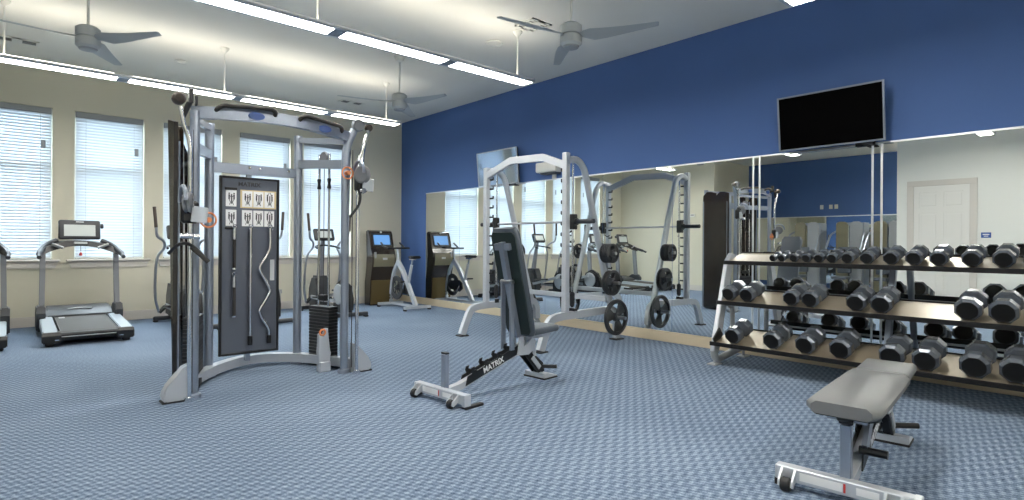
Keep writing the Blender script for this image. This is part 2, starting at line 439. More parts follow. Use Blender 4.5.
def make_fan(loc, ang, label):
    t = thing('ceiling_fan', label, 'ceiling fan', (0, 0, 0), 'three-blade ceiling fans')
    # local: z=0 is blade plane
    g = G(); g.tube([(0, 0, .12), (0, 0, H-loc[2]-.02)], .012, 10); g.build('downrod', 'plastic_white', t)
    G().lathe([(.015, -.07), (.05, -.055), (.07, -.01), (.07, 0)], (0, 0, H-loc[2]), 'Z', 24).build('canopy', 'plastic_white', t)
    g = G(); g.lathe([(.02, .14), (.075, .13), (.10, .11), (.10, .03), (.085, .028)], (0, 0, 0), 'Z', 32)
    g.lathe([(.085, .012), (.10, .010), (.10, -.055), (.08, -.075), (0, -.078)], (0, 0, 0), 'Z', 32)
    g.lathe([(.085, .03), (.085, .01)], (0, 0, 0), 'Z', 32)
    g.build('motor', 'fan_grey', t)
    g = G(); g.lathe([(.078, -.070), (.07, -.09), (.02, -.098), (0, -.098)], (0, 0, 0), 'Z', 32); g.build('cap', 'mid_grey', t)
    for k in range(3):
        a = ang+k*2*PI/3
        M = Matrix.Rotation(a, 4, 'Z'); g = G()
        bm = g.bm; secs = []
        for (r, cw, tw, zz, sh) in ((.09, .05, 24, .02, 0), (.13, .10, 22, .018, .0), (.20, .165, 19, .014, .01), (.32, .155, 15, .010, .012), (.5, .125, 11, .008, .008), (.7, .092, 8, .008, 0), (.79, .078, 7, .008, -.004), (.80, .03, 7, .008, -.02)):
            tw = -math.radians(tw); ring = []
            for u, v in ((-.5, 0), (-.25, .006), (.25, .006), (.5, 0), (.25, -.004), (-.25, -.004)):
                y = u*cw+sh; ring.append(bm.verts.new(M @ Vector((r, y*math.cos(tw)-v*math.sin(tw), zz+y*math.sin(tw)+v*math.cos(tw)))))
            secs.append(ring)
        for A, B in zip(secs, secs[1:]):
            for j in range(6): bm.faces.new((A[j], A[(j+1) % 6], B[(j+1) % 6], B[j]))
        bm.faces.new(secs[0]); bm.faces.new(list(reversed(secs[-1])))
        bl = g.build('blade', 'fan_blade', t, 50)
    t.location = loc
    return t
make_fan((3.86, 3.52, 3.10), math.atan2(2.80-3.52, 4.17-3.86), 'grey three-blade ceiling fan nearest the blue wall, above the smith rack')
make_fan((3.88, 6.62, 3.06), math.atan2(5.83-6.62, 4.10-3.88), 'grey ceiling fan farthest back, between the two long lights')
make_fan((.544, 6.62, 3.085), math.atan2(5.976-6.62, 1.016-.544), 'large grey ceiling fan at the upper left over the treadmills')

def vent(x, y, label, w=.34, d=.16):
    t = thing('air_diffuser', label, 'vent', (x, y, H-.02), 'ceiling air vents')
    g = G(); g.b2(x-w/2, x+w/2, y-d/2, y-d/2+.025, H-.012, H); g.b2(x-w/2, x+w/2, y+d/2-.025, y+d/2, H-.012, H)
    g.b2(x-w/2, x-w/2+.03, y-d/2, y+d/2, H-.012, H); g.b2(x+w/2-.03, x+w/2, y-d/2, y+d/2, H-.012, H); g.b2(x-.05, x+.05, y-d/2, y+d/2, H-.012, H)
    g.build('frame', 'plastic_white', t)
    g = G()
    for k in range(5): g.box((x, y-d/2+.035+k*(d-.07)/4, H-.007), (w-.06, .012, .003), 0, Matrix.Rotation(.6, 3, 'X'))
    g.build('louvres', 'vent_dark', t)
vent(.06, 9.3, 'white ceiling air vent with dark louvres at the far left', .42, .2)
vent(4.5, 9.32, 'white ceiling air vent left of the farthest fan', .42, .2)
vent(4.42, 4.61, 'white ceiling air vent behind the blade of the fan near the blue wall', .3, .3)
def disc(x, y, r, label, name='ceiling_speaker', cat='speaker'):
    t = thing(name, label, cat, (x, y, H-.02))
    G().torus((x, y, H-.006), r, .008, 'Z', 28, 6).build('rim', 'plastic_white', t)
    G().lathe([(r, -.004), (r*.6, -.010), (0, -.012)], (x, y, H), 'Z', 28).build('grille', 'ceiling_paint', t)
disc(4.465, 5.354, .10, 'round white ceiling speaker between the long light and the fan near the blue wall')
disc(1.75, 8.82, .07, 'small round white ceiling detector above the third window', 'smoke_detector', 'smoke detector')

# ------------------------------------------------------------------ screens and boxes on the walls
def tv(y0, y1, zb, zt, xb, xt, name, label, scr, framem):
    t = thing(name, label, 'television', (XR-.1, (y0+y1)/2, zb))
    yc, zc = (y0+y1)/2, (zb+zt)/2; h = math.hypot(zt-zb, xb-xt); th = math.atan2(xb-xt, zt-zb); w = y1-y0; xc = (xb+xt)/2
    R = Matrix.Rotation(-th, 4, 'Y')
    def lb(gg, cx, cy, cz, dx, dy, dzz, bev=0):
        c = R @ Vector((cx, cy, cz)); gg.box((xc+c.x, yc+c.y, zc+c.z), (dx, dy, dzz), bev, R)
    g = G(); lb(g, .028, 0, 0, .035, w-.02, h-.02, .006); lb(g, .055, 0, -.06, .03, w*.6, h*.55, .008); g.build('casing', 'black_plastic', t)
    g = G(); b = .016
    lb(g, 0, 0, h/2-b/2, .02, w, b, .002); lb(g, 0, 0, -h/2+b/2, .02, w, b, .002); lb(g, 0, w/2-b/2, 0, .02, b, h-2*b, .002); lb(g, 0, -w/2+b/2, 0, .02, b, h-2*b, .002)
    g.build('bezel', framem, t)
    g = G(); lb(g, .004, 0, 0, .01, w-2*b, h-2*b); g.build('screen', scr, t)
    g = G(); g.b2(XR-.02, XR, yc-.13, yc+.13, zc-.11, zc+.11, .003); g.b2(xc+.05, XR-.015, yc-.03, yc+.03, zc-.05, zc+.05, .004)
    g.b2(xc+.03, XR-.03, yc-.36, yc-.28, zb-.022, zb-.008, .003); g.b2(XR-.04, XR, yc-.36, yc-.2, zb-.02, zb+.08, .003); g.build('wall_bracket', 'black_matte', t)
    return t
tv(1.553, 2.502, 2.166, 2.707, 5.94, 5.88, 'wall_television', 'large black flat screen television tilted high on the blue wall above the dumbbell rack', 'screen_black', 'silver')
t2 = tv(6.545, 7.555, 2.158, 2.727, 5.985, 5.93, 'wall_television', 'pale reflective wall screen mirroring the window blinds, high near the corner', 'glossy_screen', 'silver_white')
# white unit above the mirror
t = thing('wall_unit', 'white rectangular unit on the blue wall just above the mirror, behind the smith rack', 'wall unit', (XR-.08, 5.87, 2.19))
g = G(); g.box((XR-.09, 5.87, 2.335), (.17, .42, .15), .02, None, 2); g.build('cover', 'plastic_white', t)
G().b2(XR-.13, XR, 5.72, 6.02, 2.235, 2.262, .004).build('base', 'vent_dark', t)
G().b2(XR-.03, XR, 5.80, 5.87, 2.172, 2.238, .004).build('conduit', 'plastic_white', t)
# things on the far walls (seen in mirror)
t = thing('wall_plaque', 'small blue plaque with pale lettering beside the white door, in the mirror', 'sign', (XL+.01, 1.91, 1.37))
G().b2(XL, XL+.012, 1.84, 1.985, 1.365, 1.465, .003).build('plate', 'emblem_blue', t)
g = G(); g.b2(XL+.012, XL+.014, 1.865, 1.96, 1.418, 1.436); g.b2(XL+.012, XL+.014, 1.88, 1.945, 1.390, 1.402); g.build('lettering', 'white_decal', t)
t = thing('thermostat', 'white thermostat box on the cream wall seen in the mirror left of the cable machine', 'thermostat', (XL, 7.9, 1.93))
G().b2(XL, XL+.03, 7.83, 8.0, 1.93, 2.02, .006).build('cover', 'plastic_white', t); G().b2(XL+.03, XL+.033, 7.86, 7.95, 1.965, 2.0).build('display', 'mid_grey', t)
for i, (y, w) in enumerate(((6.10, .09), (5.86, .09), (5.72, .09))):
    t = thing('wall_switch', ['leftmost', 'middle', 'rightmost'][i]+' of the three white switch plates on the far blue wall, in the mirror', 'switch', (XA, y, 2.24), 'switch plates on the far blue wall')
    G().b2(XA, XA+.012, y-w/2, y+w/2, 2.24, 2.36, .003).build('plate', 'plastic_white', t); G().b2(XA+.012, XA+.02, y-.012, y+.012, 2.28, 2.32, .002).build('toggle', 'plastic_white', t)

# ------------------------------------------------------------------ functional trainer
FT = thing('cable_machine', 'tall silver dual cable trainer with curved top bar, pulleys and accessory board', 'cable machine', (1.69, 5.2, 0))
LF, LR, RF, RR = (1.057, 4.84), (1.322, 5.52), (2.31, 4.90), (2.134, 5.58)
for (p, zt) in ((LF, 2.20), (RF, 2.06)):
    g = G()
    if p is LF: g.tube([(p[0], p[1], .03), (p[0], p[1], zt)], .036, 16)
    else: g.tube(smoothpath([(p[0], p[1], .03), (p[0], p[1], 1.2), (p[0], p[1], 1.9), (p[0]+.015, p[1], 2.08), (p[0]+.075, p[1]-.02, 2.25)], 6), .036, 16)
    g.lathe([(.055, 0), (.055, .03), (.04, .04)], (p[0], p[1], 0), 'Z', 20)
    g.build('front_upright', 'silver', FT)
for p in (LR, RR):
    zt = 2.25
    g = G().tube([(p[0], p[1], .03), (p[0], p[1], zt)], .039, 16); g.lathe([(.06, 0), (.06, .03), (.045, .045)], (p[0], p[1], 0), 'Z', 20)
    for zz in (.45, .9, 1.0, 1.35): g.lathe([(.0, -.041), (.008, -.041), (.008, 0)], (p[0], p[1], zz), 'Y', 8)
    g.build('rear_upright', 'silver', FT)
# top handle beam, curved
def beampt(t):
    x = LF[0]-.02+(2.33-LF[0]+.02)*t; return (x, 4.86-.16*math.sin(PI*t)+.04*t, 2.19+.025*math.sin(PI*t)-.015*t)
g = G().tube([beampt(i/16) for i in range(17)], 0, w=.055, h=.092); g.build('top_beam', 'silver', FT)
for t0, t1 in ((.12, .44), (.60, .93)):
    P = [Vector(beampt(t0+(t1-t0)*i/10)) for i in range(11)]
    pts = [P[0]+Vector((0, 0, .01)), P[0]+Vector((.005, -.05, .035))]+[p+Vector((0, -.075, .05)) for p in P[1:-1]]+[P[-1]+Vector((-.005, -.05, .035)), P[-1]+Vector((0, 0, .01))]
    G().tube(smoothpath(pts, 3), .017, 10).build('pull_up_handle', 'grip_foam', FT)
for tt in (.33, .78):
    p = Vector(beampt(tt))
    G().prism([(p.x+.062*math.cos(a*PI/12), p.z+.030*math.sin(a*PI/12)-.006) for a in range(24)], .016, 'XZ', p.y-.036).build('emblem', 'emblem_blue', FT)
# upper frame sides and cross bar
for a, b in ((LF, LR), (RF, RR)):
    g = G()
    g.tube([(a[0], a[1], 2.13), (b[0], b[1], 2.21)], 0, w=.04, h=.05)
    g.tube([(a[0], a[1], 1.92), (b[0], b[1], 1.97)], 0, w=.045, h=.08)
    g.build('side_brace', 'silver', FT)
g = G().tube([(LR[0], LR[1], 1.865), (RR[0], RR[1], 1.875)], 0, w=.05, h=.09)
g.build('cross_bar', 'silver', FT)
for xx in (1.42, 1.66, 1.75, 2.02):
    G().lathe([(0, -.032), (.011, -.032), (.011, -.024)], (xx, 5.545, 1.885), 'Y', 8).build('bolt', 'chrome', FT)
# curved base
g = G()
P = smoothpath([(.90, 4.84, .07), (1.02, 5.0, .07), (1.30, 5.42, .065), (1.55, 5.66, .065), (1.75, 5.74, .065), (1.95, 5.70, .065), (2.16, 5.5, .065), (2.36, 5.05, .07), (2.47, 4.88, .07)], 5)
g.tube(P, 0, w=.085, h=.08); g.build('base_arc', 'silver_white', FT)
for sx, (fx, fy) in ((-1, (1.02, 4.80)), (1, (2.37, 4.84))):
    g = G()
    prof = [(0, .0), (.15, .0), (.172, .02), (.178, .05), (.168, .085), (.145, .125), (.112, .165), (.078, .205), (.045, .25), (0, .27)]
    g.prism([(fx+sx*u, v) for u, v in prof], .11, 'XZ', fy+.03, .012); g.build('foot', 'silver_white', FT)
    G().b2(fx+sx*.03, fx+sx*.18, fy-.03, fy+.09, 0, .012, .003).build('foot_pad', 'rubber', FT)
# chrome guide rods with curved top
for sx, x, y in ((-1, 1.013, 4.765), (1, 2.385, 4.80)):
    g = G().tube([(x, y, .03), (x, y, 1.9)]+[(x+sx*.015, y, 1.98), (x+sx*.05, y-.01, 2.08), (x+sx*.075, y-.02, 2.2)], .0165, 14)
    g.lathe([(.035, 0), (.035, .03), (.02, .035)], (x, y, 0), 'Z', 16)
    g.build('guide_rod', 'chrome', FT)
    g = G().tube([(x-sx*.03, y+.045, .05), (x-sx*.03, y+.045, 2.05)], .004, 6); g.build('cable', 'black_matte', FT)
    g = G(); c = Vector((x+sx*.085, y-.02, 2.255))
    if sx < 0:
        g.lathe([(0, -.05), (.03, -.045), (.045, -.02), (.045, .02), (.03, .045), (0, .05)], c, 'Y', 20); g.build('top_knob', 'ball_brown', FT)
        g = G().tube([(c.x+.03, y, 2.13), (c.x+.075, y, 2.24)], .02, 8); g.box((1.02, 4.80, 2.30), (.03, .05, .12), .01); g.box((1.055, 4.80, 2.27), (.02, .04, .08), .008); g.build('pulley_bracket', 'black_plastic', FT)
    else:
        g.lathe([(0, -.03), (.05, -.03), (.056, -.022), (.056, .022), (.05, .03), (0, .03)], (2.405, 4.84, 2.285), 'Y', 24); g.build('pulley_cap', 'grey_plastic', FT)
        g = G().lathe([(0, -.025), (.03, -.025), (.036, 0), (.03, .025), (0, .025)], (2.51, 4.84, 2.275), 'Y', 20); g.build('top_knob', 'ball_brown', FT)
        g = G().tube([(2.50, 4.83, 2.25), (2.455, 4.80, 2.14), (2.43, 4.79, 2.02), (2.42, 4.79, 1.90)], .016, 8); g.build('cable_guide', 'chrome', FT)
# carriages
for (x, y, z, sx) in ((.985, 4.72, 1.44, -1), (2.40, 4.76, 1.77, 1)):
    g = G(); g.box((x+.02, y+.04, z-.02), (.12, .08, .17), .02); g.box((x, y+.02, z+.08), (.06, .09, .05), .01); g.build('carriage', 'black_plastic', FT)
    wh = Vector((x-sx*.01*0, y-.02, z+.05))
    g = G().lathe([(0, -.024), (.066, -.024), (.080, -.014), (.066, 0), (.080, .014), (.066, .024), (0, .024)], wh, 'X', 24, M=Matrix.Rotation(PI/2, 3, 'Y') @ Matrix.Rotation(-.5*sx, 3, 'X'))
    for k in range(5):
        a = k*2*PI/5; g.lathe([(0, .020), (.014, .022), (.014, .030), (0, .031)], wh+Vector((0, .042*math.cos(a), .042*math.sin(a))), 'X', 8)
    g.build('swivel_pulley', 'grey_plastic', FT)
    g = G().torus((x-.035, y-.02, z+.07), .098, .014, 'X', 22, 7, arc=PI*1.1, a0=-.2); g.build('pulley_guard', 'silver', FT)
    g = G().box((x+.075*(1 if sx < 0 else .7), y-.03, z-.04), (.11, .012, .12), .005, Matrix.Rotation(.1, 3, 'Y')); g.build('clear_guard', 'clear_guard', FT)
    rc = (1.135, 4.76, 1.365) if sx < 0 else (2.285, 4.80, 1.83)
    G().torus(rc, .055 if sx < 0 else .052, .0075, 'Y', 24, 8).build('orange_ring', 'orange', FT)
    G().lathe([(0, -.03), (.02, -.03), (.022, 0), (.02, .03), (0, .03)], (rc[0], rc[1]+.0, rc[2]), 'Y', 12).build('pop_pin', 'orange', FT)
    if sx < 0:
        g = G().tube(smoothpath([(x-.12, y, z-.33), (x-.06, y-.05, z-.26), (x+.02, y-.04, z-.27), (x+.12, y-.02, z-.37)], 4), .013, 8); g.build('cable_handle', 'black_plastic', FT)
        G().tube([(x+.02, y-.03, z-.28), (x+.13, y-.06, z-.395)], .017, 10).build('handle_grip', 'grip_foam', FT)
        g = G(); g.lathe([(0, -.04), (.018, -.04), (.026, 0), (.018, .04), (0, .04)], (x-.015, y-.04, z-.20), 'X', 12); g.lathe([(0, -.02), (.02, -.02), (.02, .02), (0, .02)], (x+.05, y-.05, z-.205), 'X', 12); g.build('carabiner', 'chrome', FT)
    else:
        G().tube(smoothpath([(x-.03, y-.03, z-.10), (x-.03, y-.04, z-.17), (x-.05, y-.04, z-.24), (x-.13, y-.05, z-.34)], 4), .012, 8).build('strap', 'black_matte', FT)
        G().lathe([(0, -.02), (.024, -.02), (.028, 0), (.024, .02), (0, .02)], (x-.01, y-.05, z-.10), 'Y', 14).build('carabiner', 'chrome', FT)
# weight stacks (left, right) with guide rods and shrouds
for sx, cx, cy in ((-1, 1.15, 5.28), (1, 2.29, 5.32)):
    dv = Vector((LR[0]-LF[0], LR[1]-LF[1], 0)).normalized() if sx < 0 else Vector((RR[0]-RF[0], RR[1]-RF[1], 0)).normalized()
    ang = math.atan2(dv.y, dv.x); R = Matrix.Rotation(ang, 3, 'Z')
    for k in (-.075, .075):
        G().tube([(cx+dv.x*k, cy+dv.y*k, .05), (cx+dv.x*k, cy+dv.y*k, 2.06)], .011, 10).build('stack_rod', 'chrome', FT)
        G().lathe([(.016, -.05), (.02, -.04), (.013, 0), (.02, .04), (.016, .05)], (cx+dv.x*k, cy+dv.y*k, 1.77), 'Z', 10).build('rod_collar', 'black_plastic', FT)
    g = G()
    for k in range(16): g.box((cx, cy, .10+k*.031), (.30, .11, .027), .003, R)
    g.build('weight_stack', 'iron', FT)
    g = G().tube([(cx, cy, .6), (cx, cy, 2.05)], .0035, 6); g.box((cx, cy, .66), (.10, .05, .06), .01, R); g.build('stack_head', 'black_plastic', FT)
    g = G().box((cx, cy, .045), (.36, .15, .07), .01, R); g.build('stack_base', 'black_matte', FT)
    g = G().lathe([(0, -.015), (.05, -.015), (.058, 0), (.05, .015), (0, .015)], (cx, cy, 2.03), 'X', 20, M=Matrix.Rotation(ang, 3, 'Z') @ Matrix.Rotation(PI/2, 3, 'X')); g.build('top_pulley', 'grey_plastic', FT)
    # shroud: two tall panels with arched tops outside the stack
    nrm = Vector((-dv.y, dv.x, 0))*(1 if sx < 0 else -1)
    for j, (off, w) in enumerate(((-.11, .215), (.11, .215))):
        if sx < 0: base = Vector((cx, cy, 0))+nrm*.115+dv*off
        else:
            sd = Vector((.45, .89, 0)).normalized(); base = Vector((2.475, 5.21, 0))+sd*off
        g = G()
        prof = [(-w/2, .06), (w/2, .06), (w/2, 1.95), (w*.3, 2.10), (0, 2.17), (-w*.3, 2.17), (-w/2, 2.15)]
        bm0 = g.bm
        th = .03
        sdv = dv if sx < 0 else sd
        A = [bm0.verts.new(base+sdv*u+nrm*(-.02 if abs(u) > w*.4 else .03)-nrm*th/2+Vector((0, 0, v))) for u, v in prof]
        B = [bm0.verts.new(base+sdv*u+nrm*(-.02 if abs(u) > w*.4 else .03)+nrm*th/2+Vector((0, 0, v))) for u, v in prof]
        n = len(prof); bm0.faces.new(A); bm0.faces.new(list(reversed(B)))
        for q in range(n): bm0.faces.new((A[q], A[(q+1) % n], B[(q+1) % n], B[q]))
        g.build('shroud_panel', 'smoke_shroud', FT)
    g = G()
    basep = Vector((cx, cy, 0))+nrm*.075
    for q in range(12):
        pass
    for e in (-.20, .20):
        p = basep+dv*e if sx < 0 else Vector((2.475, 5.21, 0))+sd*e; g.tube([(p.x, p.y, .05), (p.x, p.y, 2.0)], .008, 8)
    g.build('shroud_frame', 'silver', FT)
# accessory board
BY = 5.60
def bp(px_x): return px_x
B = (1.445, 1.935, .17, 1.785)
g = G().b2(B[0], B[1], BY-.012, BY+.012, B[2], B[3], .004); g.build('accessory_board', 'board_grey', FT)
g = G()
for a, b, c, d in ((B[0]-.02, B[0], B[2]-.02, B[3]+.02), (B[1], B[1]+.02, B[2]-.02, B[3]+.02), (B[0], B[1], B[2]-.02, B[2]), (B[0], B[1], B[3], B[3]+.02)): g.b2(a, b, BY-.02, BY+.02, c, d, .003)
brd = g.build('board_edge', 'black_plastic', FT)
G().b2(1.66, 1.70, BY-.01, BY+.03, 1.78, 1.86).build('board_hanger', 'silver', FT)
G().b2(1.66, 1.70, BY-.005, BY+.06, .08, .16).build('board_hanger', 'silver', FT)
RX = Matrix.Rotation(PI/2, 4, 'X')
text_mesh('board_title', 'MATRIX', .055, 'charcoal', FT, (1.68, BY-.014, 1.735), RX)
random.seed(3)
for r, zc in enumerate((1.60, 1.42)):
    for c, (x0, n) in enumerate(((1.475, 1), (1.615, 3))):
        for k in range(n):
            xx = x0+k*.100
            g = G().b2(xx, xx+.092, BY-.0155, BY-.012, zc-.075, zc+.075, .002)
            pl = g.build('exercise_placard', 'white_decal' if not (r == 0 and k == 2) else 'white_decal', FT)
            g = G()   # small dark exercise figures
            for (fx, sgn) in ((xx+.028, 1), (xx+.07, -1)):
                g.lathe([(0, -.001), (.007, -.001), (.007, .0)], (fx, BY-.0160, zc+.045), 'Y', 8)
                g.b2(fx-.006, fx+.006, BY-.0170, BY-.0156, zc-.01, zc+.036)
                g.tube([(fx, BY-.0162, zc-.01), (fx+sgn*.012, BY-.0162, zc-.035), (fx+sgn*.004, BY-.0162, zc-.06)], .003, 5)
                g.tube([(fx, BY-.0162, zc+.03), (fx+sgn*.016, BY-.0162, zc+.012+.03*k)], .0025, 5)
            g.b2(xx+.045, xx+.055, BY-.0170, BY-.0156, zc-.05, zc+.04)
            g.build('exercise_figure', 'charcoal', pl)
for a, b, z in ((1.468, 1.572, 1.69), (1.468, 1.572, 1.325)):
    G().b2(a, b, BY-.024, BY-.012, z-.010, z+.010, .003).build('placard_clip', 'black_plastic', FT)
G().b2(1.600, 1.925, BY-.0140, BY-.012, 1.515, 1.685).build('side_decal', 'tan_decal', FT)
g = G().b2(1.872, 1.912, BY-.0150, BY-.012, .83, 1.03); g.build('instruction_sticker', 'light_grey', FT)
for zz in (1.315, .875):
    for xx in (1.535, 1.67, 1.88):
        if zz < 1 and xx > 1.6: continue
        G().tube([(xx, BY-.01, zz), (xx, BY-.05, zz), (xx, BY-.06, zz+.015)], .006, 6).build('board_hook', 'chrome', FT)
# hanging accessories: things of their own
def hang(name, label, cat, x, zt): return thing(name, label, cat, (x, BY-.045, zt))
for zt, lab in ((1.33, 'short black-gripped cable bar hung upper left on the accessory board'), (.89, 'short black-gripped cable bar hung lower left on the accessory board')):
    t = hang('cable_bar', lab, 'cable attachment', 1.545, zt-.38)
    G().tube([(1.545, BY-.042, zt-.10), (1.545, BY-.042, zt-.37)], .014, 10).build('grip', 'grip_foam', t)
    g = G().tube([(1.545, BY-.042, zt-.0), (1.545, BY-.042, zt-.11)], .017, 10); g.tube([(1.545, BY-.042, zt-.37), (1.545, BY-.042, zt-.385)], .02, 10); g.build('end_cap', 'chrome', t)
    G().torus((1.545, BY-.042, zt+.012), .016, .005, 'Y', 14, 6).build('eye_ring', 'chrome', t)
t = hang('straight_bar', 'long straight chrome lat bar hung in the middle of the accessory board', 'cable attachment', 1.685, .22)
G().tube([(1.685, BY-.045, 1.33), (1.685, BY-.045, .24)], .015, 12).build('shaft', 'chrome', t)
G().tube([(1.685, BY-.045, .32), (1.685, BY-.045, .235)], .021, 12).build('end_sleeve', 'black_plastic', t)
G().torus((1.685, BY-.045, 1.345), .017, .006, 'Y', 14, 6).build('eye_ring', 'chrome', t)
t = hang('curl_bar', 'zigzag chrome curl bar hung at the right of the accessory board', 'cable attachment', 1.83, .22)
zz = [(1.86, 1.33), (1.86, 1.16), (1.835, 1.08), (1.775, .98), (1.77, .93), (1.80, .87), (1.855, .76), (1.86, .72), (1.83, .66), (1.775, .57), (1.77, .53), (1.80, .46), (1.85, .38), (1.858, .32), (1.858, .24)]
G().tube(smoothpath([(x, BY-.045, z) for x, z in zz], 4), .0155, 12).build('shaft', 'chrome', t)
G().tube([(1.858, BY-.045, .31), (1.858, BY-.045, .235)], .021, 12).build('end_sleeve', 'black_plastic', t)
G().torus((1.86, BY-.045, 1.345), .017, .006, 'Y', 14, 6).build('eye_ring', 'chrome', t)
# small handles resting by the right stack
t = thing('accessory_holder', 'grey curved accessory cradle with orange-tipped handles beside the right weight stack', 'holder', (2.18, 5.0, 0))
g = G().prism([(2.13, .09), (2.235, .09), (2.245, .17), (2.22, .24), (2.215, .40), (2.19, .40), (2.175, .29), (2.15, .36), (2.13, .35), (2.125, .18)], .06, 'XZ', 5.06, .008); g.b2(2.13, 2.24, 5.02, 5.10, .0, .10, .01); g.build('cradle', 'silver_white', t)
G().torus((2.155, 5.02, .37), .026, .009, 'Y', 18, 7).build('handle_ring', 'orange', t)

# ------------------------------------------------------------------ smith rack
SM = thing('smith_machine', 'silver smith machine frame with angled top arch against the mirror', 'smith machine', (4.95, 5.13, 0))
YRr, YLl = 4.41, 5.85
for Y in (YRr, YLl):
    g = G().b2(4.735, 4.805, Y-.035, Y+.035, .42, 2.25 if Y == YRr else 2.21, .006); g.build('upright', 'silver_white', SM)
    g = G(); g.tube([(4.78, Y, 2.16), (4.92, Y, 2.19), (5.02, Y, 2.17), (5.09, Y, 2.09), (5.14, Y, 1.96), (5.60, Y, .42)], 0, w=.06, h=.085, up=(0, 1, 0)) if False else g.tube(smoothpath([(4.78, Y, 2.16), (4.93, Y, 2.185), (5.05, Y, 2.12), (5.13, Y, 1.95), (5.36, Y, 1.20), (5.61, Y, .40)], 5), .040, 12)
    g.build('rear_leg', 'silver_white', SM)
    g = G(); g.tube(smoothpath([(4.37, Y, .02), (4.43, Y, .17), (4.52, Y, .33), (4.68, Y, .37), (4.9, Y, .375), (5.4, Y, .385), (5.62, Y, .38), (5.70, Y, .30), (5.72, Y, .16), (5.72, Y, .02)], 4), 0, w=.06, h=.085)
    g.build('side_base', 'silver_white', SM)
    G().b2(4.31, 4.44, Y-.06, Y+.06, 0, .014, .003).build('foot_plate', 'black_matte', SM)
    G().b2(5.65, 5.80, Y-.06, Y+.06, 0, .014, .003).build('foot_plate', 'black_matte', SM)
    s = 1 if Y == YRr else -1
    G().tube([(4.92, Y+s*.03, .43), (4.92, Y+s*.03, 2.17)], .013, 10).build('guide_rod', 'chrome', SM)
    G().b2(4.895, 4.945, Y-.03, Y+.06*s, .40, .45).build('rod_mount', 'black_plastic', SM)
    G().lathe([(0.012, .0), (.028, .02), (.03, .16), (.014, .18)], (4.92, Y+s*.03, .46), 'Z', 12).build('bumper', 'black_matte', SM)
    for k in range(13):
        z = .55+k*.125
        g = G(); g.box((4.80, Y+s*.065, z), (.022, .07, .022), .004); g.box((4.80, Y+s*.098, z+.014), (.022, .014, .04), .004); g.build('catch_hook', 'black_plastic', SM)
a0 = [(4.77, YLl, 2.10), (4.77, 5.36, 2.255), (4.77, 4.78, 2.235), (4.77, YRr, 2.10)]
G().tube(a0, 0, w=.05, h=.085).build('top_arch', 'silver_white', SM)
G().tube([(5.52, YLl, .52), (5.52, YRr, .52)], 0, w=.04, h=.06).build('cross_member', 'silver_white', SM)
# safety carriage and storage pegs
for Y, s in ((YRr, 1), (YLl, -1)):
    g = G(); g.b2(4.885, 4.955, Y+s*.0-.02 if s > 0 else Y-.06, Y+.06 if s > 0 else Y+.02, 1.37, 1.55, .01); g.build('bar_carriage', 'black_plastic', SM)
    g = G().tube([(4.92, Y+s*.03, 1.36), (4.88, Y+s*.07, 1.32), (4.84, Y+s*.08, 1.34)], .010, 8); g.build('bar_hook', 'black_plastic', SM)
PEGS = ((5.42, 1.09), (5.49, .73), (5.585, .30))
for Y, s in ((YRr, -1), (YLl, 1)):
    for px, pz in PEGS:
        L = .24 if pz < .5 else .22
        G().tube([(px, Y+s*.02, pz), (px, Y+s*L, pz)], .022, 14).build('storage_peg', 'steel', SM)
    G().tube([(5.62, Y, .40), (5.585, Y, .28)], .03, 8).build('peg_bracket', 'silver_white', SM)
t = thing('smith_bar', 'long steel bar across the smith machine at chest height', 'barbell', (4.92, 5.13, 1.42))
G().tube([(4.92, YRr+.02, 1.46), (4.92, YLl-.02, 1.46)], .014, 12).build('shaft', 'steel', t)
for a, b in ((YRr-.29, YRr-.02), (YLl+.02, YLl+.29)):
    G().tube([(4.92, a, 1.46), (4.92, b, 1.46)], .027, 14).build('sleeve', 'charcoal', t)
for y in (YRr-.03, YLl+.03): G().lathe([(0, -.012), (.04, -.012), (.04, .012), (0, .012)], (4.92, y, 1.46), 'Y', 16).build('collar', 'black_plastic', t)

def make_plate(R, th):
    t = thing('weight_plate', '', 'weight plate', (0, 0, 0), 'round iron plates stored on the smith machine')
    g = G()
    g.lathe([(R-.045*R/.225, -th*.5), (R-.012, -th*.5), (R, -th*.3), (R, th*.3), (R-.012, th*.5), (R-.045*R/.225, th*.5), (R-.045*R/.225, -th*.5)], (0, 0, 0), 'Y', 40)
    g.build('rim', 'iron', t)
    g = G(); g.lathe([(.026, -th*.55), (.05, -th*.55), (.055, -th*.4), (.055, th*.4), (.05, th*.55), (.026, th*.55), (.026, -th*.55)], (0, 0, 0), 'Y', 24)
    g.build('hub', 'charcoal', t)
    g = G(); r0, r1 = .05, R-.04*R/.225; n = 3
    for k in range(n):
        a0 = k*2*PI/n+.35; span = 2*PI/n-1.15
        poly = [(r0*math.cos(a0-.15+(span+.3)*i/6), r0*math.sin(a0-.15+(span+.3)*i/6)) for i in range(7)]+[(r1*math.cos(a0+span*(6-i)/6), r1*math.sin(a0+span*(6-i)/6)) for i in range(7)]
        g.prism(poly, th*.45, 'XZ', 0)
    g.build('web', 'iron', t)
    return t
def place_plate(proto, used, x, y, z, label):
    o = copy_tree(proto) if used else proto
    o.location = (x, y, z); o['label'] = label; return o
p45 = make_plate(.222, .045); p25 = make_plate(.155, .035); p10 = make_plate(.118, .028)
zo = .004
place_plate(p45, 0, 5.585, YRr-.10, .30+zo-.004, 'largest round black weight plate on the lowest peg, near end of the smith machine')
place_plate(p25, 0, 5.49, YRr-.08, .73, 'inner mid-size black plate on the middle peg, near smith machine end')
place_plate(p25, 1, 5.49, YRr-.12, .73, 'outer mid-size black plate on the middle peg, near smith machine end')
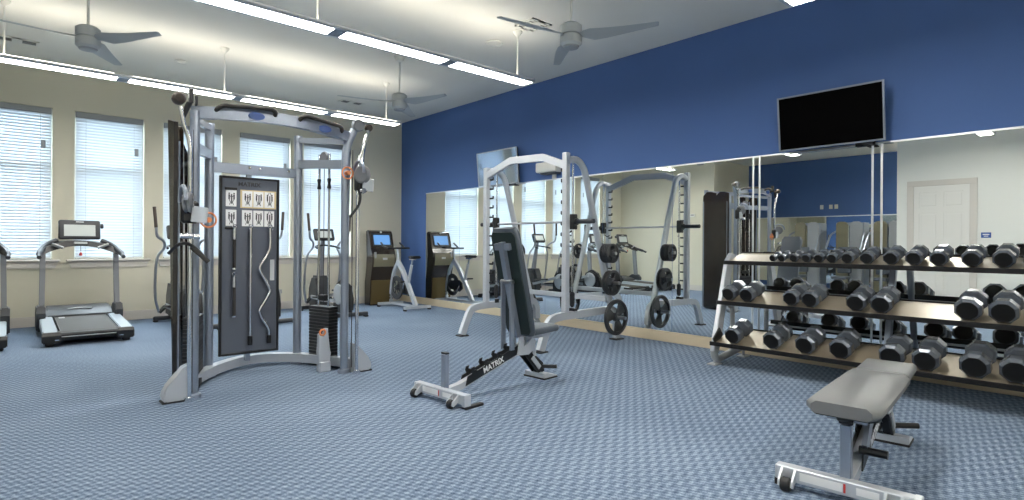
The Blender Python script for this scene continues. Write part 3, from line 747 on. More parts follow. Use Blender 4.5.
for k, w in enumerate(('innermost', 'second', 'third', 'outermost')):
    place_plate(p10, k, 5.42, YRr-.065-.034*k, 1.09, w+' small black plate on the top peg, near end of the smith machine')
place_plate(p45, 1, 5.585, YLl+.09, .30, 'large black plate on the lowest peg, far end of the smith machine')
place_plate(p25, 1, 5.49, YLl+.08, .73, 'mid-size black plate on the middle peg, far end of the smith machine')
place_plate(p10, 1, 5.42, YLl+.07, 1.09, 'small black plate on the top peg, far end of the smith machine')

# ------------------------------------------------------------------ adjustable benches
def make_bench(ox, oy, back_deg, label, padm, rz, seat_deg=2):
    t = thing('weight_bench', label, 'weight bench', (ox, oy, 0), None)
    def P(x, y, z): return (ox+x, oy+y, z)
    # front cross foot
    g = G().b2(ox-.03, ox+.03, oy-.30, oy+.30, .035, .105, .005); g.b2(ox-.033, ox+.033, oy-.302, oy-.27, .02, .106, .004); g.build('front_foot', 'silver_white', t)
    for s in (-1, 1):
        yy = s*.235 if s > 0 else -.20
        for q in (-.03, .03): G().prism([(ox-.03, .10), (ox-.03, .045), (ox-.075, .02), (ox-.092, .03), (ox-.085, .055)], .010, 'XZ', oy+yy+q).build('foot_bracket', 'silver_white', t)
        G().lathe([(0, -.022), (.028, -.022), (.033, -.015), (.033, .015), (.028, .022), (0, .022)], P(-.072, yy, .034), 'Y', 20).build('wheel', 'rubber', t)
    G().b2(ox-.02, ox+.16, oy-.305, oy-.262, .0, .02, .004).build('foot_pad', 'rubber', t)
    G().b2(ox-.02, ox+.03, oy+.262, oy+.305, .0, .036, .004).build('foot_pad', 'rubber', t)
    G().b2(ox-.0325, ox-.030, oy+.0, oy+.185, .052, .090).build('name_decal', 'white_decal', t)
    G().b2(ox-.0328, ox-.0302, oy-.012, oy-.003, .050, .092).build('red_mark', 'red', t)
    G().b2(ox-.0325, ox-.030, oy-.145, oy-.055, .055, .088).build('warning_decal', 'white_decal', t)
    g = G().b2(ox+.015, ox+.06, oy-.024, oy+.024, .09, .355, .005); g.build('rest_post', 'silver', t)
    g = G(); g.b2(ox+.02, ox+.055, oy-.03, oy+.03, .355, .368, .003); g.build('post_cap', 'black_plastic', t)
    # spine
    a = Vector(P(.02, 0, .065)); b = Vector(P(.90, 0, .290))
    g = G().tube([a, P(.18, 0, .085), b], 0, w=.055, h=.05); g.build('spine', 'silver_white', t)
    sl = (.290-.085)/(.90-.18)
    def sz_(x): return .085+sl*(x-.18)
    for s in (-1, 1):
        g = G(); x0, x1 = .22, .84
        poly = [(ox+x0, sz_(x0)-.012), (ox+x1, sz_(x1)-.010), (ox+x1, sz_(x1)+.062), (ox+x0+.02, sz_(x0)+.058)]
        g.prism(poly, .008, 'XZ', oy+s*.033)
        for k in range(4):
            hx = x0+.07+k*.145; hz = sz_(hx)+.055
            g.prism([(ox+hx, hz-.01), (ox+hx+.045, hz-.0), (ox+hx+.045, hz+.022), (ox+hx+.012, hz+.026), (ox+hx+.022, hz+.052), (ox+hx-.008, hz+.046), (ox+hx-.018, hz+.02)], .008, 'XZ', oy+s*.033)
        g.build('ladder_plate', 'black_plastic', t)
    th = math.atan2(sl, 1)
    R = Matrix.Rotation(-th, 4, 'Y') @ Matrix.Rotation(PI/2, 4, 'X')
    mx = .52; text_mesh('name_lettering', 'MATRIX', .066, 'white_decal', t, P(mx, -.0375, sz_(mx)+.022), R)
    # hinge bracket and rear leg
    g = G()
    for s in (-1, 1):
        g.prism([(ox+.79, .245), (ox+.93, .235), (ox+1.0, .28), (ox+1.02, .345), (ox+.97, .375), (ox+.91, .33), (ox+.87, .315), (ox+.865, .40), (ox+.815, .40)], .014, 'XZ', oy+s*.05)
    g.build('hinge_bracket', 'silver_white', t)
    g = G()
    for s in (-1, 1): g.tube([P(.91, s*.035, .27), P(1.13, s*.035, .045)], 0, w=.012, h=.07)
    g.tube([P(.93, 0, .29), P(1.15, 0, .06)], 0, w=.05, h=.03)
    g.build('rear_leg', 'black_plastic', t)
    g = G().tube([P(.99, -.045, .20), P(1.09, -.045, .095)], 0, w=.008, h=.04); g.build('leg_plate', 'silver_white', t)
    g = G().prism([(ox+1.07, .012), (ox+1.24, .012), (ox+1.24, .022), (ox+1.19, .032), (ox+1.11, .055), (ox+1.07, .05)], .24, 'XZ', oy, .003); g.build('rear_foot', 'silver_white', t)
    G().b2(ox+1.06, ox+1.245, oy-.125, oy+.125, 0, .013, .003).build('foot_cap', 'rubber', t)
    g = G().tube([P(1.13, -.04, .10), P(1.20, -.15, .105)], .017, 10); g.prism([(ox+1.08, .05), (ox+1.17, .05), (ox+1.15, .13), (ox+1.06, .20), (ox+1.03, .16)], .05, 'XZ', oy-.01, .005); g.build('adjust_lever', 'black_plastic', t)
    # seat
    sz = .395; sa = math.radians(seat_deg)
    g = G(); g.tube([P(1.07, 0, .13), P(1.02, 0, .37)], 0, w=.035, h=.04); g.b2(ox+.90, ox+1.2, oy-.04, oy+.04, .362, .395); g.build('seat_support', 'silver_white', t)
    R = Matrix.Rotation(-sa, 3, 'Y')
    g = G().box(P(1.085, 0, sz+.045), (.34, .275, .06), .024, R, 3); g.build('seat_pad', padm, t)
    # back
    pa = math.radians(back_deg); piv = Vector(P(.865, 0, .40)); d = Vector((-math.cos(pa), 0, math.sin(pa))); nn = Vector((math.sin(pa), 0, math.cos(pa)))
    Rb = Matrix.Rotation(pa, 3, 'Y')          # local -x along pad
    def L(u, y, w): return piv+d*u+nn*w+Vector((0, y, 0))
    off = .0 if back_deg > 10 else .0
    g = G(); c = L(.47, 0, .045)
    # tapered padded slab
    bm = g.bm; out = []
    secs = []
    for u, hw in ((.0, .135), (.03, .152), (.3, .156), (.7, .158), (.90, .155), (.95, .125)):
        ring = []
        for (yy, ww) in ((-hw+.02, .012), (-hw, .028), (-hw, .052), (-hw+.022, .07), (hw-.022, .07), (hw, .052), (hw, .028), (hw-.02, .012)):
            ring.append(bm.verts.new(L(u, yy, ww)))
        secs.append(ring)
    for A, Bq in zip(secs, secs[1:]):
        for j in range(8): bm.faces.new((A[j], A[(j+1) % 8], Bq[(j+1) % 8], Bq[j]))
    bm.faces.new(secs[0]); bm.faces.new(list(reversed(secs[-1])))
    g.build('back_pad', padm, t, 50)
    g = G(); bm = g.bm; secs = []
    for u, hw in ((.02, .12), (.05, .14), (.88, .138), (.92, .11)):
        secs.append([bm.verts.new(L(u, y, w)) for y, w in ((-hw, 0), (-hw, .012), (hw, .012), (hw, 0))])
    for A, Bq in zip(secs, secs[1:]):
        for j in range(4): bm.faces.new((A[j], A[(j+1) % 4], Bq[(j+1) % 4], Bq[j]))
    bm.faces.new(secs[0]); bm.faces.new(list(reversed(secs[-1])))
    g.build('back_board', 'pad_back', t)
    g = G().tube([L(.0, 0, -.022), L(.84, 0, -.022)], 0, w=.05, h=.045, up=tuple(nn)); g.build('back_spine', 'silver', t)
    g = G().tube([L(.80, -.085, -.018), L(.80, .085, -.018)], 0, w=.055, h=.035, up=tuple(nn)); g.build('back_bracket', 'silver', t)
    # prop strut
    if back_deg > 30:
        g = G()
        for s in (-1, 1): g.tube([L(.50, s*.05, -.035), P(.72, s*.052, .30)], 0, w=.018, h=.045, up=(1, 0, 0))
        g.build('prop_strut', 'silver', t)
        G().lathe([(0, -.07), (.018, -.07), (.018, .07), (0, .07)], L(.50, 0, -.035), 'Y', 12).build('strut_pin', 'steel', t)
    else:
        g = G()
        for s in (-1, 1): g.tube([L(.50, s*.045, -.035), P(.22, s*.045, .20)], 0, w=.022, h=.07, up=(0, 0, 1))
        g.build('prop_strut', 'silver', t)
        G().tube([P(.22, -.02, .19), P(.22, -.14, .19)], .020, 10).build('strut_pin', 'black_plastic', t)
        g = G().b2(ox-.0, ox+.085, oy-.035, oy+.035, .37, .405, .006); g.build('pad_rest', 'black_plastic', t)
    t.rotation_euler = (0, 0, math.radians(rz))
    return t
make_bench(2.445, 3.53, 76, 'adjustable bench with its back pad raised upright, in the middle of the floor', 'pad_slate', 4.5)
make_bench(2.93, .925, 0, 'adjustable bench set flat with a grey pad, in the front right corner', 'pad_vinyl_lit', 6.0)

# ------------------------------------------------------------------ dumbbell rack
RK = thing('dumbbell_rack', 'three-tier silver and black dumbbell rack along the mirror', 'dumbbell rack', (5.6, 1.6, 0))
Y1, Y0 = 2.82, -.1
SH = {'top': (5.47, 5.80, 1.035), 'mid': (5.33, 5.72, .635), 'bot': (5.20, 5.62, .235)}   # x front, x back, z top
TT = math.tan(math.radians(14))
for k, (xf, xb, z) in SH.items():
    dz_ = (xb-xf)*TT
    sh = G().prism([(xf+.012, z-.012), (xb, z+dz_-.012), (xb, z+dz_), (xf+.012, z)], Y1-Y0, 'XZ', (Y0+Y1)/2).build('shelf', 'shelf_tan_reflection', RK)
    g = G(); g.b2(xf, xf+.014, Y0, Y1+.04, z-.034, z+.006, .003); g.b2(xb, xb+.014, Y0, Y1+.0, z+dz_-.034, z+dz_+.012, .003); g.build('shelf_edge', 'shelf_lip', sh)
    g = G(); g.prism([(xf+.02, z-.032), (xb-.02, z+dz_-.032), (xb-.02, z+dz_-.013), (xf+.02, z-.010)], .03, 'XZ', Y1-.03); g.build('shelf_bracket', 'silver', sh)
for yy in (Y1+.035, 1.45, Y0+.1):
    g = G(); w = .04
    if yy > 2.5:
        g.prism([(5.235, .14), (5.345, .12), (5.62, 1.02), (5.68, 1.10), (5.60, 1.115), (5.515, 1.04)], .045, 'XZ', yy, .006)
    else:
        g.prism([(5.55, .12), (5.62, .12), (5.84, 1.02), (5.77, 1.02)], .045, 'XZ', yy, .006)
    g.build('end_frame', 'silver_white' if yy > 2.5 else 'silver', RK)
    g = G().tube(smoothpath([(5.285, yy, .16), (5.30, yy, .075), (5.37, yy, .045), (5.5, yy, .06), (5.80, yy, .10), (5.93, yy, .105)], 5), .036, 12); g.build('base_tube', 'mid_grey', RK)
    if yy > 2.5:
        g = G().tube(smoothpath([(5.50, yy, .60), (5.62, yy, .57), (5.66, yy, .48), (5.66, yy, .10)], 5), .025, 10); g.build('rear_post', 'mid_grey', RK)
    g = G().b2(5.22, 5.36, yy-.045, yy+.045, 0, .012, .003); g.b2(5.285, 5.297, yy-.006, yy+.006, .012, .14); g.build('foot_plate', 'silver_white', RK)
    G().b2(5.84, 5.97, yy-.045, yy+.045, 0, .012, .003).build('foot_plate', 'silver_white', RK)
    G().tube([(5.91, yy, .01), (5.91, yy, .1)], .015, 8).build('foot_stem', 'mid_grey', RK)
G().box((5.28, Y1-.005, .285), (.16, .02, .10), .004, Matrix.Rotation(-.7, 3, 'Y')).build('corner_guard', 'black_plastic', RK)
G().b2(5.5, 5.62, Y1-.01, Y1+.006, .55, .63, .01).build('corner_guard', 'mid_grey', RK)

# dumbbells
def make_dumbbell(w, L):
    """axis along X, origin at base centre; w across flats, L total length; rounded octagonal heads"""
    t = thing('dumbbell', '', 'dumbbell', (0, 0, 0))
    hl = L*.34; R = w/2/math.cos(PI/8)
    for s in (-1, 1):
        g = G(); rot = Matrix.Rotation(PI/2*s, 3, 'Y') @ Matrix.Rotation(PI/8, 3, 'Z')
        x0 = s*(L/2-hl)
        g.lathe([(R*.55, 0), (R*.86, hl*.04), (R, hl*.20), (R, hl*.80), (R*.82, hl*.99), (R*.80, hl)], (x0, 0, w/2), n=8, M=rot)
        hd = g.build('head', 'urethane', t, 20)
        g = G(); g.lathe([(R*.74, 0), (R*.74, .003), (R*.66, .0035), (R*.64, .002), (0, .002)], (s*L/2, 0, w/2), n=24, M=rot); g.build('end_face', 'urethane_face', hd)
    r = .0155
    G().tube([(-(L/2-hl), 0, w/2), (-.045*L/.3, 0, w/2), (0, 0, w/2), (.045*L/.3, 0, w/2), (L/2-hl, 0, w/2)], [r*.85, r*.9, r*1.12, r*.9, r*.85], 12).build('handle', 'chrome', t)
    return t
ordn = ['first', 'second', 'third', 'fourth', 'fifth', 'sixth', 'seventh', 'eighth', 'ninth', 'tenth', 'eleventh', 'twelfth', 'thirteenth', 'fourteenth']
TOPY = [2.369, 2.285, 2.174, 2.063, 1.955, 1.845, 1.72, 1.569, 1.394, 1.234, 1.069, .864, .678, .50]
TOPW = [.066, .070, .078, .082, .086, .090, .100, .108, .115, .120, .122, .126, .132, .136]
MIDY = [2.739, 2.555, 2.142, 1.975, 1.610, 1.425, .863, .660]
MIDW = [.140, .144, .143, .147, .152, .156, .166, .170]
BOTY = [2.629, 2.255, 1.968, 1.687, 1.318, 1.095, .801, .575]
BOTW = [.160, .163, .166, .170, .172, .174, .180, .182]
for tier, ys_, ws_, sz in (('top', TOPY, TOPW, 'small'), ('mid', MIDY, MIDW, 'medium'), ('bot', BOTY, BOTW, 'large')):
    xf, xb, z = SH[tier]
    nm = {'top': 'top', 'mid': 'middle', 'bot': 'bottom'}[tier]
    for i, (y, w) in enumerate(zip(ys_, ws_)):
        L = .17+ (w-.066)*1.42
        d = make_dumbbell(w, L)
        u = .022+L/2; d.location = (xf+u*math.cos(math.atan(TT)), y, z+u*math.sin(math.atan(TT))+.001); d.rotation_euler = (0, -math.atan(TT), 0)
        d['group'] = 'dumbbells on the '+nm+' shelf'
        d['label'] = '%s dark octagonal dumbbell, %s from the left on the %s shelf of the rack' % (sz, ordn[i], nm)

# ------------------------------------------------------------------ treadmills
def make_treadmill(cx, y0, label):
    t = thing('treadmill', label, 'treadmill', (cx, y0, 0), 'treadmills facing the windows')
    def b(x0, x1, ya, yb, za, zb, bev=.0, seg=1, gg=None):
        gg = gg or G(); return gg.b2(cx+x0, cx+x1, y0+ya, y0+yb, za, zb, bev, seg)
    b(-.41, .41, .03, 1.75, .05, .125, .02).build('frame', 'black_plastic', t)
    # belt
    g = G(); pts = [(.0, .12), (.0, .155), (.03, .168), (1.18, .215), (1.18, .19), (.05, .12)]
    g.prism([(y0+u, v) for u, v in pts], .54, 'YZ', cx); g.build('belt', 'tread_belt', t)
    G().tube([(cx-.28, y0-.005, .125), (cx+.28, y0-.005, .125)], .030, 12).build('rear_roller', 'black_plastic', t)
    b(-.28, .28, -.036, -.028, .105, .114).build('roller_stripe', 'light_grey', t)
    b(-.23, -.17, 1.0, 1.09, .208, .2145).build('belt_mark', 'light_grey', t)
    for s in (-1, 1):
        g = G(); g.prism([(y0-.02, .10), (y0-.02, .168), (y0+1.15, .222), (y0+1.15, .10)], .13, 'YZ', cx+s*.355, .008); g.build('side_rail', 'side_rail', t)
        g = G(); g.prism([(y0-.06, .045), (y0-.06, .13), (y0-.03, .165), (y0+.10, .165), (y0+.10, .045)], .17, 'YZ', cx+s*.345, .010); g.build('rear_cap', 'black_plastic', t)
        G().b2(cx+s*.30-.02, cx+s*.30+.02, y0-.064, y0-.058, .075, .085).build('cap_screw', 'chrome', t)
        G().b2(cx+s*.36-.04, cx+s*.36+.04, y0+.02, y0+.08, 0, .05, .01).build('foot', 'rubber', t)
        G().b2(cx+s*.36-.04, cx+s*.36+.04, y0+1.6, y0+1.68, 0, .05, .01).build('foot', 'rubber', t)
        # upright boot, upright, arm
        g = G(); g.prism([(y0+1.05, .05), (y0+1.0, .28), (y0+1.08, .37), (y0+1.28, .37), (y0+1.5, .25), (y0+1.5, .05)], .09, 'YZ', cx+s*.405, .015); g.build('upright_boot', 'charcoal', t)
        g = G().tube([(cx+s*.395, y0+1.16, .30), (cx+s*.385, y0+1.22, 1.03)], 0, w=.055, h=.10, up=(0, 1, 0)); g.build('upright', 'grey_plastic', t)
        g = G().tube(smoothpath([(cx+s*.43, y0+.86, .99), (cx+s*.425, y0+.98, 1.03), (cx+s*.395, y0+1.15, 1.08), (cx+s*.33, y0+1.27, 1.15), (cx+s*.24, y0+1.33, 1.20)], 4), [.024]*4+[.034]*13, 10); g.build('handrail', 'charcoal', t)
        g = G(); g.box((cx+s*.24, y0+1.15, 1.13), (.13, .05, .022), .006, Matrix.Rotation(-s*.42, 3, 'Y') @ Matrix.Rotation(-.5, 3, 'X')); g.build('cup_rest', 'light_grey', t)
    # hood
    g = G(); g.prism([(y0+1.12, .06), (y0+1.14, .235), (y0+1.25, .285), (y0+1.45, .325), (y0+1.70, .315), (y0+1.83, .22), (y0+1.84, .06)], .70, 'YZ', cx, .02); g.build('motor_hood', 'charcoal', t)
    g = G(); g.tube([(cx-.13, y0+1.27, .302), (cx, y0+1.30, .308), (cx+.13, y0+1.27, .302)], 0, w=.03, h=.006); g.build('hood_stripe', 'light_grey', t)
    # console bridge
    g = G(); bm = g.bm; secs = []
    for i in range(13):
        u = -1+2*i/12; x = cx+u*.40; zt = 1.215-.10*abs(u)**2.2; zb = 1.15-.12*abs(u)**2
        yy = y0+1.27-.10*abs(u)**2
        secs.append([bm.verts.new((x, yy-.06, zb-.02)), bm.verts.new((x, yy+.08, zb-.01)), bm.verts.new((x, yy+.10, zt)), bm.verts.new((x, yy-.02, zt-.02))])
    for A, Bq in zip(secs, secs[1:]):
        for j in range(4): bm.faces.new((A[j], A[(j+1) % 4], Bq[(j+1) % 4], Bq[j]))
    bm.faces.new(secs[0]); bm.faces.new(list(reversed(secs[-1]))); g.build('console_bridge', 'black_plastic', t, 45)
    b(-.07, .07, 1.18, 1.20, 1.155, 1.185, .004).build('control_strip', 'light_grey', t)
    Rr = Matrix.Rotation(-.22, 3, 'X')
    g = G().box((cx, y0+1.34, 1.345), (.45, .05, .265), .03, Rr, 3); con = g.build('console', 'charcoal', t)
    G().box((cx, y0+1.309, 1.337), (.335, .006, .155), .002, Rr).build('screen', 'screen_pale', con)
    G().box((cx, y0+1.328, 1.45), (.085, .006, .014), .002, Rr).build('console_badge', 'light_grey', con)
    G().lathe([(0, -.02), (.03, -.015), (.034, 0), (.03, .015), (0, .02)], (cx+.245, y0+1.37, 1.40), 'X', 14).build('fan_knob', 'charcoal', t)
    g = G().tube([(cx, y0+1.17, 1.13), (cx, y0+1.16, 1.06)], .003, 5); g.build('safety_cord', 'black_matte', t)
    g = G().lathe([(0, -.03), (.02, -.025), (.012, .01), (0, .02)], (cx, y0+1.16, 1.03), 'Z', 10); g.build('safety_clip', 'red', t)
    return t
make_treadmill(.705, 8.17, 'dark grey treadmill in front of the second window')
make_treadmill(-.44, 8.17, 'treadmill partly cut off at the left edge')

# ------------------------------------------------------------------ ellipticals
def make_elliptical(label):
    t = thing('elliptical_trainer', label, 'elliptical trainer', (0, 0, 0), 'elliptical trainers facing the windows')
    # local: y forward (towards window), rear at y=-.9, front at y=+.6
    g = G(); g.b2(-.04, .04, -.85, .55, .05, .11, .01); g.b2(-.30, .30, -.90, -.82, .02, .08, .015); g.b2(-.28, .28, .50, .58, .02, .08, .015); g.build('base', 'charcoal', t)
    for s in (-1, 1):
        G().b2(s*.27-.03, s*.27+.03, -.90, -.82, 0, .025, .005).build('foot', 'rubber', t); G().b2(s*.25-.03, s*.25+.03, .5, .58, 0, .025, .005).build('foot', 'rubber', t)
    g = G(); g.prism([(-.86, .08), (-.88, .30), (-.78, .52), (-.60, .60), (-.42, .52), (-.34, .30), (-.34, .08)], .13, 'YZ', 0, .03); g.build('drive_housing', 'black_plastic', t)
    for s in (-1, 1):
        G().lathe([(0, -.012), (.16, -.012), (.17, 0), (.16, .012), (0, .012)], (s*.085, -.60, .36), 'X', 28).build('crank_disc', 'mid_grey', t)
        ph = .10*s
        g = G().tube(smoothpath([(s*.15, -.60, .36+ph), (s*.15, -.2, .30+ph*.6), (s*.15, .10, .27+ph*.2), (s*.16, .30, .26)], 4), 0, w=.03, h=.055); g.build('pedal_arm', 'mid_grey', t)
        g = G(); g.box((s*.17, -.12, .335+ph*.5), (.15, .38, .035), .014, Matrix.Rotation(-.08, 3, 'X'), 2); g.build('pedal', 'black_plastic', t)
        g = G().tube(smoothpath([(s*.24, .33, .16), (s*.30, .26, .40), (s*.31, .20, .75), (s*.29, .16, .98), (s*.22, .12, 1.10), (s*.24, .04, 1.20), (s*.33, -.04, 1.27), (s*.35, -.07, 1.40)], 5), .018, 10); g.build('moving_arm', 'steel', t)
        G().tube([(s*.35, -.07, 1.39), (s*.37, -.05, 1.68)], .021, 10).build('arm_grip', 'ball_brown', t)
        G().tube([(s*.24, .33, .16), (s*.16, .33, .24)], .03, 10).build('arm_pivot', 'black_plastic', t)
    g = G(); g.prism([(.18, .08), (.14, .45), (.22, .62), (.42, .62), (.56, .40), (.58, .08)], .24, 'YZ', 0, .04); g.build('front_cover', 'charcoal', t)
    g = G().tube([(0, .34, .55), (0, .20, 1.28)], [.06, .035], 12); g.build('mast', 'grey_plastic', t)
    g = G().box((0, .17, 1.33), (.36, .07, .22), .03, Matrix.Rotation(-.4, 3, 'X'), 2); c = g.build('console', 'black_plastic', t)
    G().box((0, .133, 1.335), (.24, .006, .12), .0, Matrix.Rotation(-.4, 3, 'X')).build('screen', 'screen_pale', c)
    g = G().tube(smoothpath([(-.20, -.02, 1.10), (-.16, .12, 1.13), (0, .20, 1.15), (.16, .12, 1.13), (.20, -.02, 1.10)], 4), .016, 10); g.build('fixed_handlebar', 'black_plastic', t)
    return t
e = make_elliptical('elliptical trainer left of the tall cable machine, only its long curved arm showing'); e.location = (1.875, 9.22, 0)
e2 = copy_tree(e); e2.location = (2.90, 9.22, 0); e2['label'] = 'elliptical trainer directly behind the accessory board of the cable machine'
e3 = copy_tree(e); e3.location = (4.06, 9.26, 0); e3['label'] = 'elliptical trainer behind the right weight stack of the cable machine'

# ------------------------------------------------------------------ spin bike
def spin_bike(cx, ya, yb):
    t = thing('spin_bike', 'silver indoor cycling bike in the corner beside the dark kiosk', 'exercise bike', (cx, (ya+yb)/2, 0))
    g = G().tube([(cx-.27, ya, .055), (cx+.27, ya, .055)], 0, w=.06, h=.045); g.build('rear_foot', 'silver_white', t)
    g = G().tube([(cx-.26, yb, .055), (cx+.26, yb, .055)], 0, w=.06, h=.045); g.build('front_foot', 'silver_white', t)
    for y in (ya, yb):
        for s in (-1, 1): G().b2(cx+s*.25-.025, cx+s*.25+.025, y-.03, y+.03, 0, .035, .006).build('foot_cap', 'rubber', t)
    g = G().tube([(cx, ya, .06), (cx, yb, .06)], 0, w=.05, h=.04); g.build('base_beam', 'silver_white', t)
    g = G().tube(smoothpath([(cx, ya+.05, .07), (cx, ya+.25, .35), (cx, ya+.48, .66), (cx, ya+.66, .84)], 4), 0, w=.05, h=.085); g.build('main_beam', 'silver_white', t)
    g = G().tube(smoothpath([(cx, yb-.02, .07), (cx, yb-.03, .35), (cx, yb-.12, .65), (cx, ya+.66, .86)], 5), 0, w=.05, h=.05); g.build('front_fork', 'silver_white', t)
    g = G().tube([(cx, ya+.32, .42), (cx, ya+.20, .80)], .026, 12); g.build('seat_tube', 'silver_white', t)
    g = G(); g.tube([(cx, ya+.20, .78), (cx, ya+.17, .90)], .016, 10); g.b2(cx-.02, cx+.02, ya+.08, ya+.26, .89, .91, .004); g.build('seat_post', 'chrome', t)
    g = G(); g.prism([(cx-.08, ya+.02), (cx+.08, ya+.02), (cx+.085, ya+.08), (cx+.03, ya+.17), (cx+.018, ya+.29), (cx-.018, ya+.29), (cx-.03, ya+.17), (cx-.085, ya+.08)], .05, 'XY', .94, .015); g.build('saddle', 'black_plastic', t)
    g = G().tube([(cx, ya+.64, .82), (cx, ya+.70, 1.08)], .02, 12); g.build('handlebar_post', 'silver_white', t)
    g = G().tube(smoothpath([(cx-.20, yb+.02, 1.20), (cx-.20, yb-.12, 1.12), (cx-.12, ya+.70, 1.10), (cx+.12, ya+.70, 1.10), (cx+.20, yb-.12, 1.12), (cx+.20, yb+.02, 1.20)], 4), .017, 10)
    g.tube([(cx-.23, ya+.66, 1.10), (cx+.23, ya+.66, 1.10)], .017, 10); g.build('handlebar', 'black_plastic', t)
    fy = yb-.22
    fw = G(); fw.lathe([(.13, -.012), (.215, -.016), (.225, 0), (.215, .016), (.13, .012), (.13, -.012)], (cx, fy, .36), 'X', 36); fw.lathe([(0, -.02), (.04, -.02), (.04, .02), (0, .02)], (cx, fy, .36), 'X', 16)
    for k in range(6):
        a = k*PI/3; fw.tube([(cx, fy+.03*math.cos(a), .36+.03*math.sin(a)), (cx, fy+.14*math.cos(a), .36+.14*math.sin(a))], .010, 6)
    fw.build('flywheel', 'charcoal', t)
    cy_ = ya+.40
    g = G().prism([(cy_-.10, .30), (cy_-.08, .42), (cy_, .47), (fy, .45), (fy+.07, .36), (fy, .28), (cy_, .24)], .03, 'YZ', cx+.055, .01); g.build('chain_guard', 'black_plastic', t)
    for s in (-1, 1):
        g = G().tube([(cx+s*.06, cy_, .36), (cx+s*.085, cy_+s*.08, .36-s*.13)], .012, 8); g.build('crank', 'chrome', t)
        g = G().box((cx+s*.14, cy_+s*.08, .36-s*.135), (.10, .08, .025), .006); g.build('pedal', 'black_plastic', t)
spin_bike(5.42, 8.58, 9.52)

# ------------------------------------------------------------------ kiosk
K = thing('fitness_kiosk', 'dark curved freestanding kiosk with a blue screen in the corner by the blue wall', 'kiosk', (5.37, 9.95, 0))
kx0, kx1 = 5.12, 5.62
prof = smoothpath([(9.80, 0, 0), (9.78, 0, .18), (9.76, 0, .45), (9.71, 0, .68), (9.68, 0, .86), (9.70, 0, .98), (9.76, 0, 1.12), (9.84, 0, 1.42)], 4)
poly = [(p.x, p.z) for p in prof]+[(9.90, 1.44), (9.96, 1.42), (9.93, 1.2), (9.90, .98), (9.93, .72), (9.99, .45), (10.0, 0)]
g = G().prism(poly, .50, 'YZ', 5.37, .012); g.build('body', 'kiosk_brown', K)
def on_prof(z):
    for a, b in zip(prof, prof[1:]):
        if a.z <= z <= b.z: return a.x+(b.x-a.x)*(z-a.z)/max(1e-6, b.z-a.z)
    return prof[-1].x
g = G(); zs = [.02+.46*i/6 for i in range(7)]
g.prism([(on_prof(z)-.012, z) for z in zs]+[(on_prof(z)+.004, z) for z in reversed(zs)], .46, 'YZ', 5.37); g.build('lower_panel', 'kiosk_gold_reflection', K)
zs = [.74, .80, .86, .92, .98]
g = G(); g.prism([(on_prof(z)-.012, z) for z in zs]+[(on_prof(z)+.004, z) for z in reversed(zs)], .44, 'YZ', 5.37); g.build('middle_panel', 'olive_shroud', K)
th = math.atan2(9.84-9.76, .30); R = Matrix.Rotation(-th, 3, 'X')
g = G().box((5.37, 9.796, 1.255), (.40, .02, .26), .006, R); s_ = g.build('screen_frame', 'black_plastic', K)
G().box((5.37, 9.783, 1.255), (.34, .006, .19), .0, R).build('screen', 'screen_blue', s_)
G().b2(5.33, 5.43, 9.665, 9.69, .87, .91, .003).build('card_slot', 'light_grey', K)
G().b2(5.16, 5.20, 9.67, 9.70, .90, 1.02, .004).build('keypad', 'mid_grey', K)
G().lathe([(0, -.008), (.02, -.006), (.022, 0)], (5.37, 9.825, 1.405), 'Y', 14).build('camera_dot', 'light_grey', K)

# ------------------------------------------------------------------ weight machines of the side area (seen in the mirror)
def make_machine(label):
    t = thing('weight_machine', label, 'weight machine', (0, 0, 0), 'weight machines in the side area')
    for (y0, y1) in ((-.28, -.02), (.02, .28)):
        g = G(); g.prism([(y0, .06), (y1, .06), (y1, 1.70), (y1-.03, 1.76), (y1-.08, 1.78), (y0+.08, 1.78), (y0+.03, 1.76), (y0, 1.70)], .06, 'YZ', .24, .015); g.build('shroud', 'mid_grey' if y0 < 0 else 'olive_shroud', t)
    g = G(); g.b2(-.22, .20, -.30, -.24, .05, 1.74, .01); g.b2(-.22, .20, .24, .30, .05, 1.74, .01); g.b2(-.22, .20, -.30, .30, 1.70, 1.76, .01); g.b2(-.25, .28, -.32, .32, 0, .06, .01); g.build('tower_frame', 'silver', t)
    g = G()
    for k in range(14): g.b2(-.06, .06, -.14, .14, .12+k*.035, .15+k*.035, .003)
    g.build('weight_stack', 'iron', t)
    for s in (-1, 1): G().tube([(0, s*.07, .1), (0, s*.07, 1.70)], .012, 8).build('stack_rod', 'chrome', t)
    g = G(); g.b2(.28, 1.15, -.04, .04, .03, .10, .01); g.b2(1.05, 1.13, -.28, .28, .0, .07, .01); g.tube([(.75, 0, .08), (.75, 0, .42)], .035, 10); g.build('base_beam', 'silver', t)
    G().box((.78, 0, .46), (.36, .32, .07), .025, None, 3).build('seat_pad', 'pad_slate', t)
    G().box((.52, 0, .86), (.08, .30, .62), .03, Matrix.Rotation(-.12, 3, 'Y'), 3).build('back_pad', 'pad_slate', t)
    g = G(); g.tube([(.30, 0, .9), (.48, 0, .9)], .03, 8)
    for s in (-1, 1): g.tube(smoothpath([(.10, s*.33, 1.55), (.40, s*.35, 1.45), (.62, s*.36, 1.2), (.80, s*.36, 1.0)], 4), .022, 10)
    g.build('press_arm', 'silver', t)
    for s in (-1, 1): G().tube([(.80, s*.36, 1.0), (.86, s*.24, .98)], .02, 8).build('hand_grip', 'grip_foam', t)
    return t
m1 = make_machine('tall grey weight machine farthest from the white door, in the mirror'); m1.location = (-2.95, 5.56, 0); 
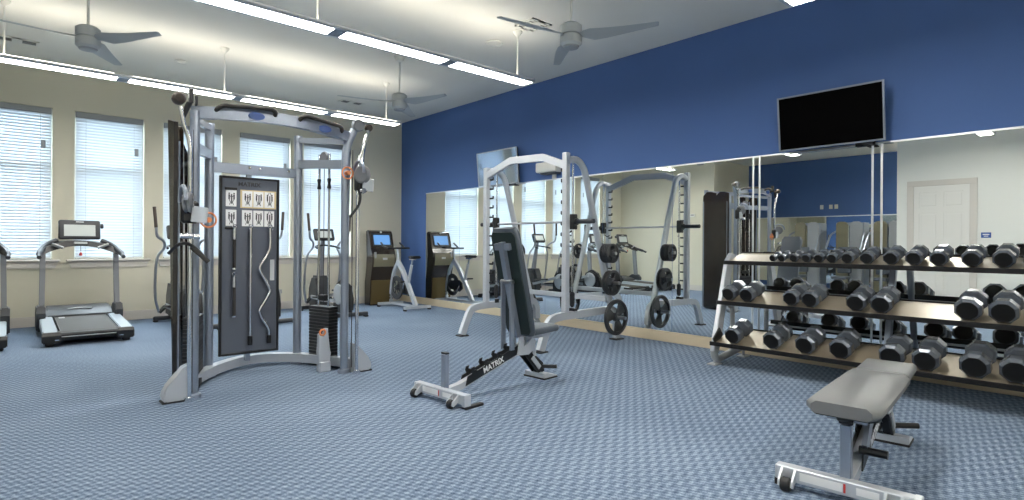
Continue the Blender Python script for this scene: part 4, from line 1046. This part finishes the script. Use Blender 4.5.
m2 = copy_tree(m1); m2.location = (-3.1, 4.66, 0); m2['label'] = 'weight machine second from the white door, in the mirror'
m3 = copy_tree(m1); m3.location = (-3.1, 3.86, 0); m3['label'] = 'weight machine nearest the white door, partly hidden by the wall edge in the mirror'

# ------------------------------------------------------------------ outside ground
struct(G().b2(-14, 18, YW+.5, YW+26, -.3, -.2).build('ground', 'ground_outside'))

# ------------------------------------------------------------------ world and camera
w = bpy.data.worlds.new('World'); sc.world = w; w.use_nodes = True
bg = w.node_tree.nodes['Background']; bg.inputs[0].default_value = (.86, .93, 1.0, 1); bg.inputs[1].default_value = 7.4
sc.world.cycles.sampling_method = 'AUTOMATIC' if hasattr(sc.world, 'cycles') else None
for i, (x0, x1) in enumerate(WINS):      # light portals guide sky sampling through the real openings
    l = bpy.data.lights.new('window_portal', 'AREA'); l.shape = 'RECTANGLE'; l.size = x1-x0; l.size_y = WZ1-WZ0
    l.cycles.is_portal = True
    o = bpy.data.objects.new('window_portal', l); COL.objects.link(o); o.location = ((x0+x1)/2, YW+.17, (WZ0+WZ1)/2); o.rotation_euler = (-PI/2, 0, 0)

cam = bpy.data.cameras.new('camera'); co = bpy.data.objects.new('camera', cam); COL.objects.link(co); sc.camera = co
cam.sensor_width = 36; cam.lens = 562.4/1024*36; cam.shift_y = -6.45/1024; cam.clip_start = .05
a, rl = .7294, .0067
F = Vector((math.sin(a), math.cos(a), 0)); R0 = Vector((math.cos(a), -math.sin(a), 0)); U0 = Vector((0, 0, 1))
Rv = R0*math.cos(rl)+U0*math.sin(rl); Uv = U0*math.cos(rl)-R0*math.sin(rl)
M = Matrix((Rv, Uv, -F)).transposed().to_4x4(); M.translation = (0, 0, 1.2); co.matrix_world = M

sc.view_settings.view_transform = 'Standard'; sc.view_settings.look = 'None'; sc.view_settings.gamma = 1
sc.view_settings.use_curve_mapping = False; sc.view_settings.exposure = 1.47
sc.cycles.max_bounces = 10; sc.cycles.diffuse_bounces = 5; sc.cycles.glossy_bounces = 6; sc.cycles.transmission_bounces = 6; sc.cycles.transparent_max_bounces = 12
